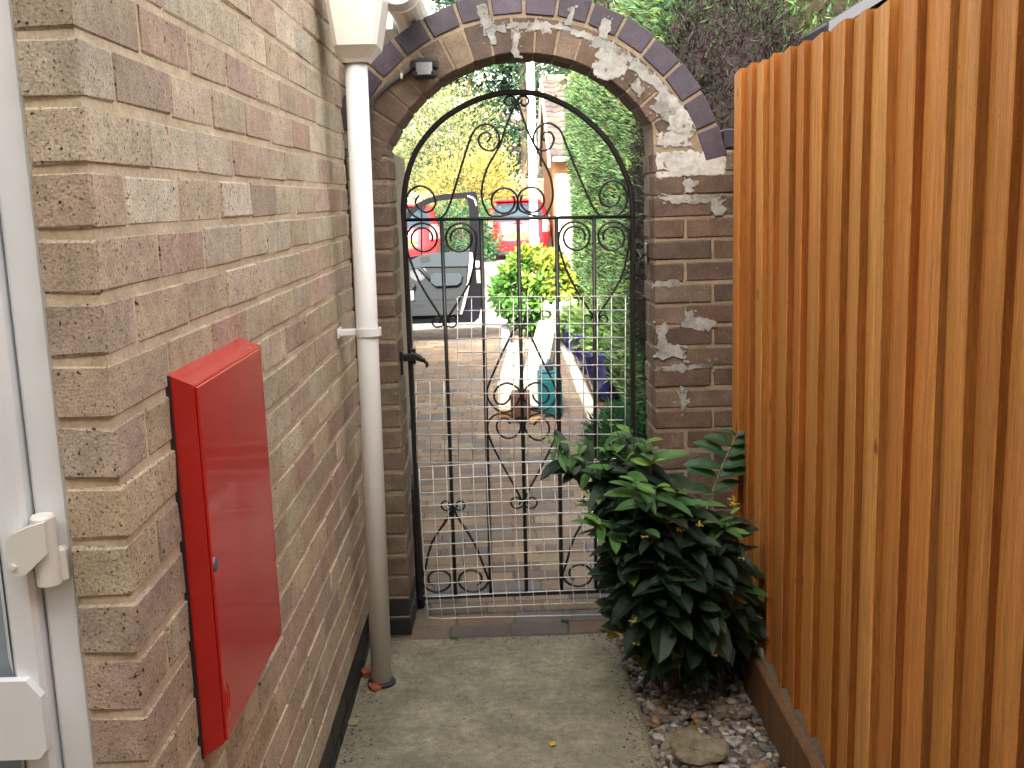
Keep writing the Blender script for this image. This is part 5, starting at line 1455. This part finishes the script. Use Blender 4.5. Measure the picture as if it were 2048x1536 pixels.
m = MB(); m.add(*cbox(wx0, wx0 + .10, BY0 + .41, BY0 + .449, .0, 1.95, .01)); m.add(*cbox(wx0 + .82, wx0 + .92, BY0 + .41, BY0 + .449, .0, 1.95, .01)); m.add(*cbox(wx0 + .10, wx0 + .82, BY0 + .41, BY0 + .449, 1.85, 1.95, .01)); m.build("door_frame", PAINTW, bg_)
m = MB(); m.add(*cbox(wx0 + .101, wx0 + .819, BY0 + .42, BY0 + .448, .0, 1.849, .005), (.32, .30, .24)); m.build("door", WALLP, bg_)
gw = thing("garden_wall", "red brick garden wall with pale coping behind the red hatchback", "wall", (.9, 30.5, 0))
m = MB(); x0 = aty(1042, 360, 30.0)[0]; z1 = aty(1080, 362, 30.0)[2]
for i in range(27):
    for j in range(8):
        xa = x0 + j * .225 - (.11 if i % 2 else 0)
        if xa + .213 > 2.3: continue
        m.add(*cbox(max(xa, x0), xa + .213, 30.0, 30.1, .0 + i * z1 / 27, (i + .86) * z1 / 27, .004), jit(random.choice([(.36, .15, .10), (.42, .19, .12), (.30, .13, .09)]), .15))
m.add(*cbox(x0 + .005, 2.28, 30.006, 30.2, -.05, z1, .004), (.38, .30, .24)); m.build("brickwork", WALLP, gw)
m = MB(); m.add(*cbox(x0 - .04, 2.3, 29.96, 30.24, z1 + .002, z1 + .07, .012), (.5, .45, .36)); m.build("coping", WALLP, gw)
vb = aty(1042, 378, 27.5)
tree("variegated_shrub", "small pale blue-green shrub left of the red garden wall", vb[0], 29.2, 2.05, .34, .5, 1200, [(.30, .40, .38), (.22, .34, .30), (.38, .46, .42)], .10, .05, 41, None, False, 30, .25, "shrub", 5)
ga = thing("pale_garage", "low pale garage with flat grey roof seen above the open car door", "garage", (-4.2, 31, 0))
gz1_ = aty(840, 385, 29.0)[2]; gz0_ = aty(840, 410, 29.0)[2]
m = MB(); m.add(*cbox(-7.5, aty(886, 400, 29)[0], 29.06, 34, -.05, gz0_, .01), (.74, .74, .72)); m.build("wall", WALLP, ga)
m = MB(); m.add(*cbox(-7.6, aty(890, 400, 29)[0], 28.95, 34.1, gz0_ + .002, gz1_, .02), (.42, .40, .37)); m.build("roof", WALLP, ga)
m = MB(); m.add(*cbox(aty(850, 400, 29)[0], aty(880, 400, 29)[0], 29.03, 29.058, .0, gz0_ - .06, .01), (.45, .62, .64)); m.build("door", WALLP, ga)

# ---- shed behind the fence, top right
sx0, sz0 = aty(1650, 66, 4.7)[0], aty(1650, 66, 4.7)[2]; sx1, sz1 = aty(1765, -6, 4.7)[0], aty(1765, -6, 4.7)[2]
sl_ = (sz1 - sz0) / (sx1 - sx0); xm_ = sx0 + 1.1; zm_ = sz0 + sl_ * 1.1
sh = thing("shed", "dark felted shed with pale barge edge showing above the fence", "shed", (xm_, 5.6, 0))
m = MB(); m.add(*prism([(sx0 + .1, -.05), (sx0 + .1, sz0 - .02), (xm_, zm_ - .10), (xm_ + 1.0, sz0 - .02), (xm_ + 1.0, -.05)], 4.74, 6.6)); m.build("wall", SLATE, sh)
m = MB(); m.add(*prism([(sx0, sz0), (xm_, zm_), (xm_ + 1.1, sz0), (xm_ + 1.1, sz0 + .03), (xm_, zm_ + .03), (sx0, sz0 + .03)], 4.66, 6.7)); m.build("roof", SLATE, sh)
m = MB(); m.add(*prism([(sx0 - .005, sz0 - .012), (xm_, zm_ - .012), (xm_ + 1.1, sz0 - .012), (xm_ + 1.1, sz0 + .036), (xm_, zm_ + .036), (sx0 - .005, sz0 + .036)], 4.63, 4.658)); m.build("barge_board", mat("pale_grey_paint", (.055, .06, .072), .6), sh)
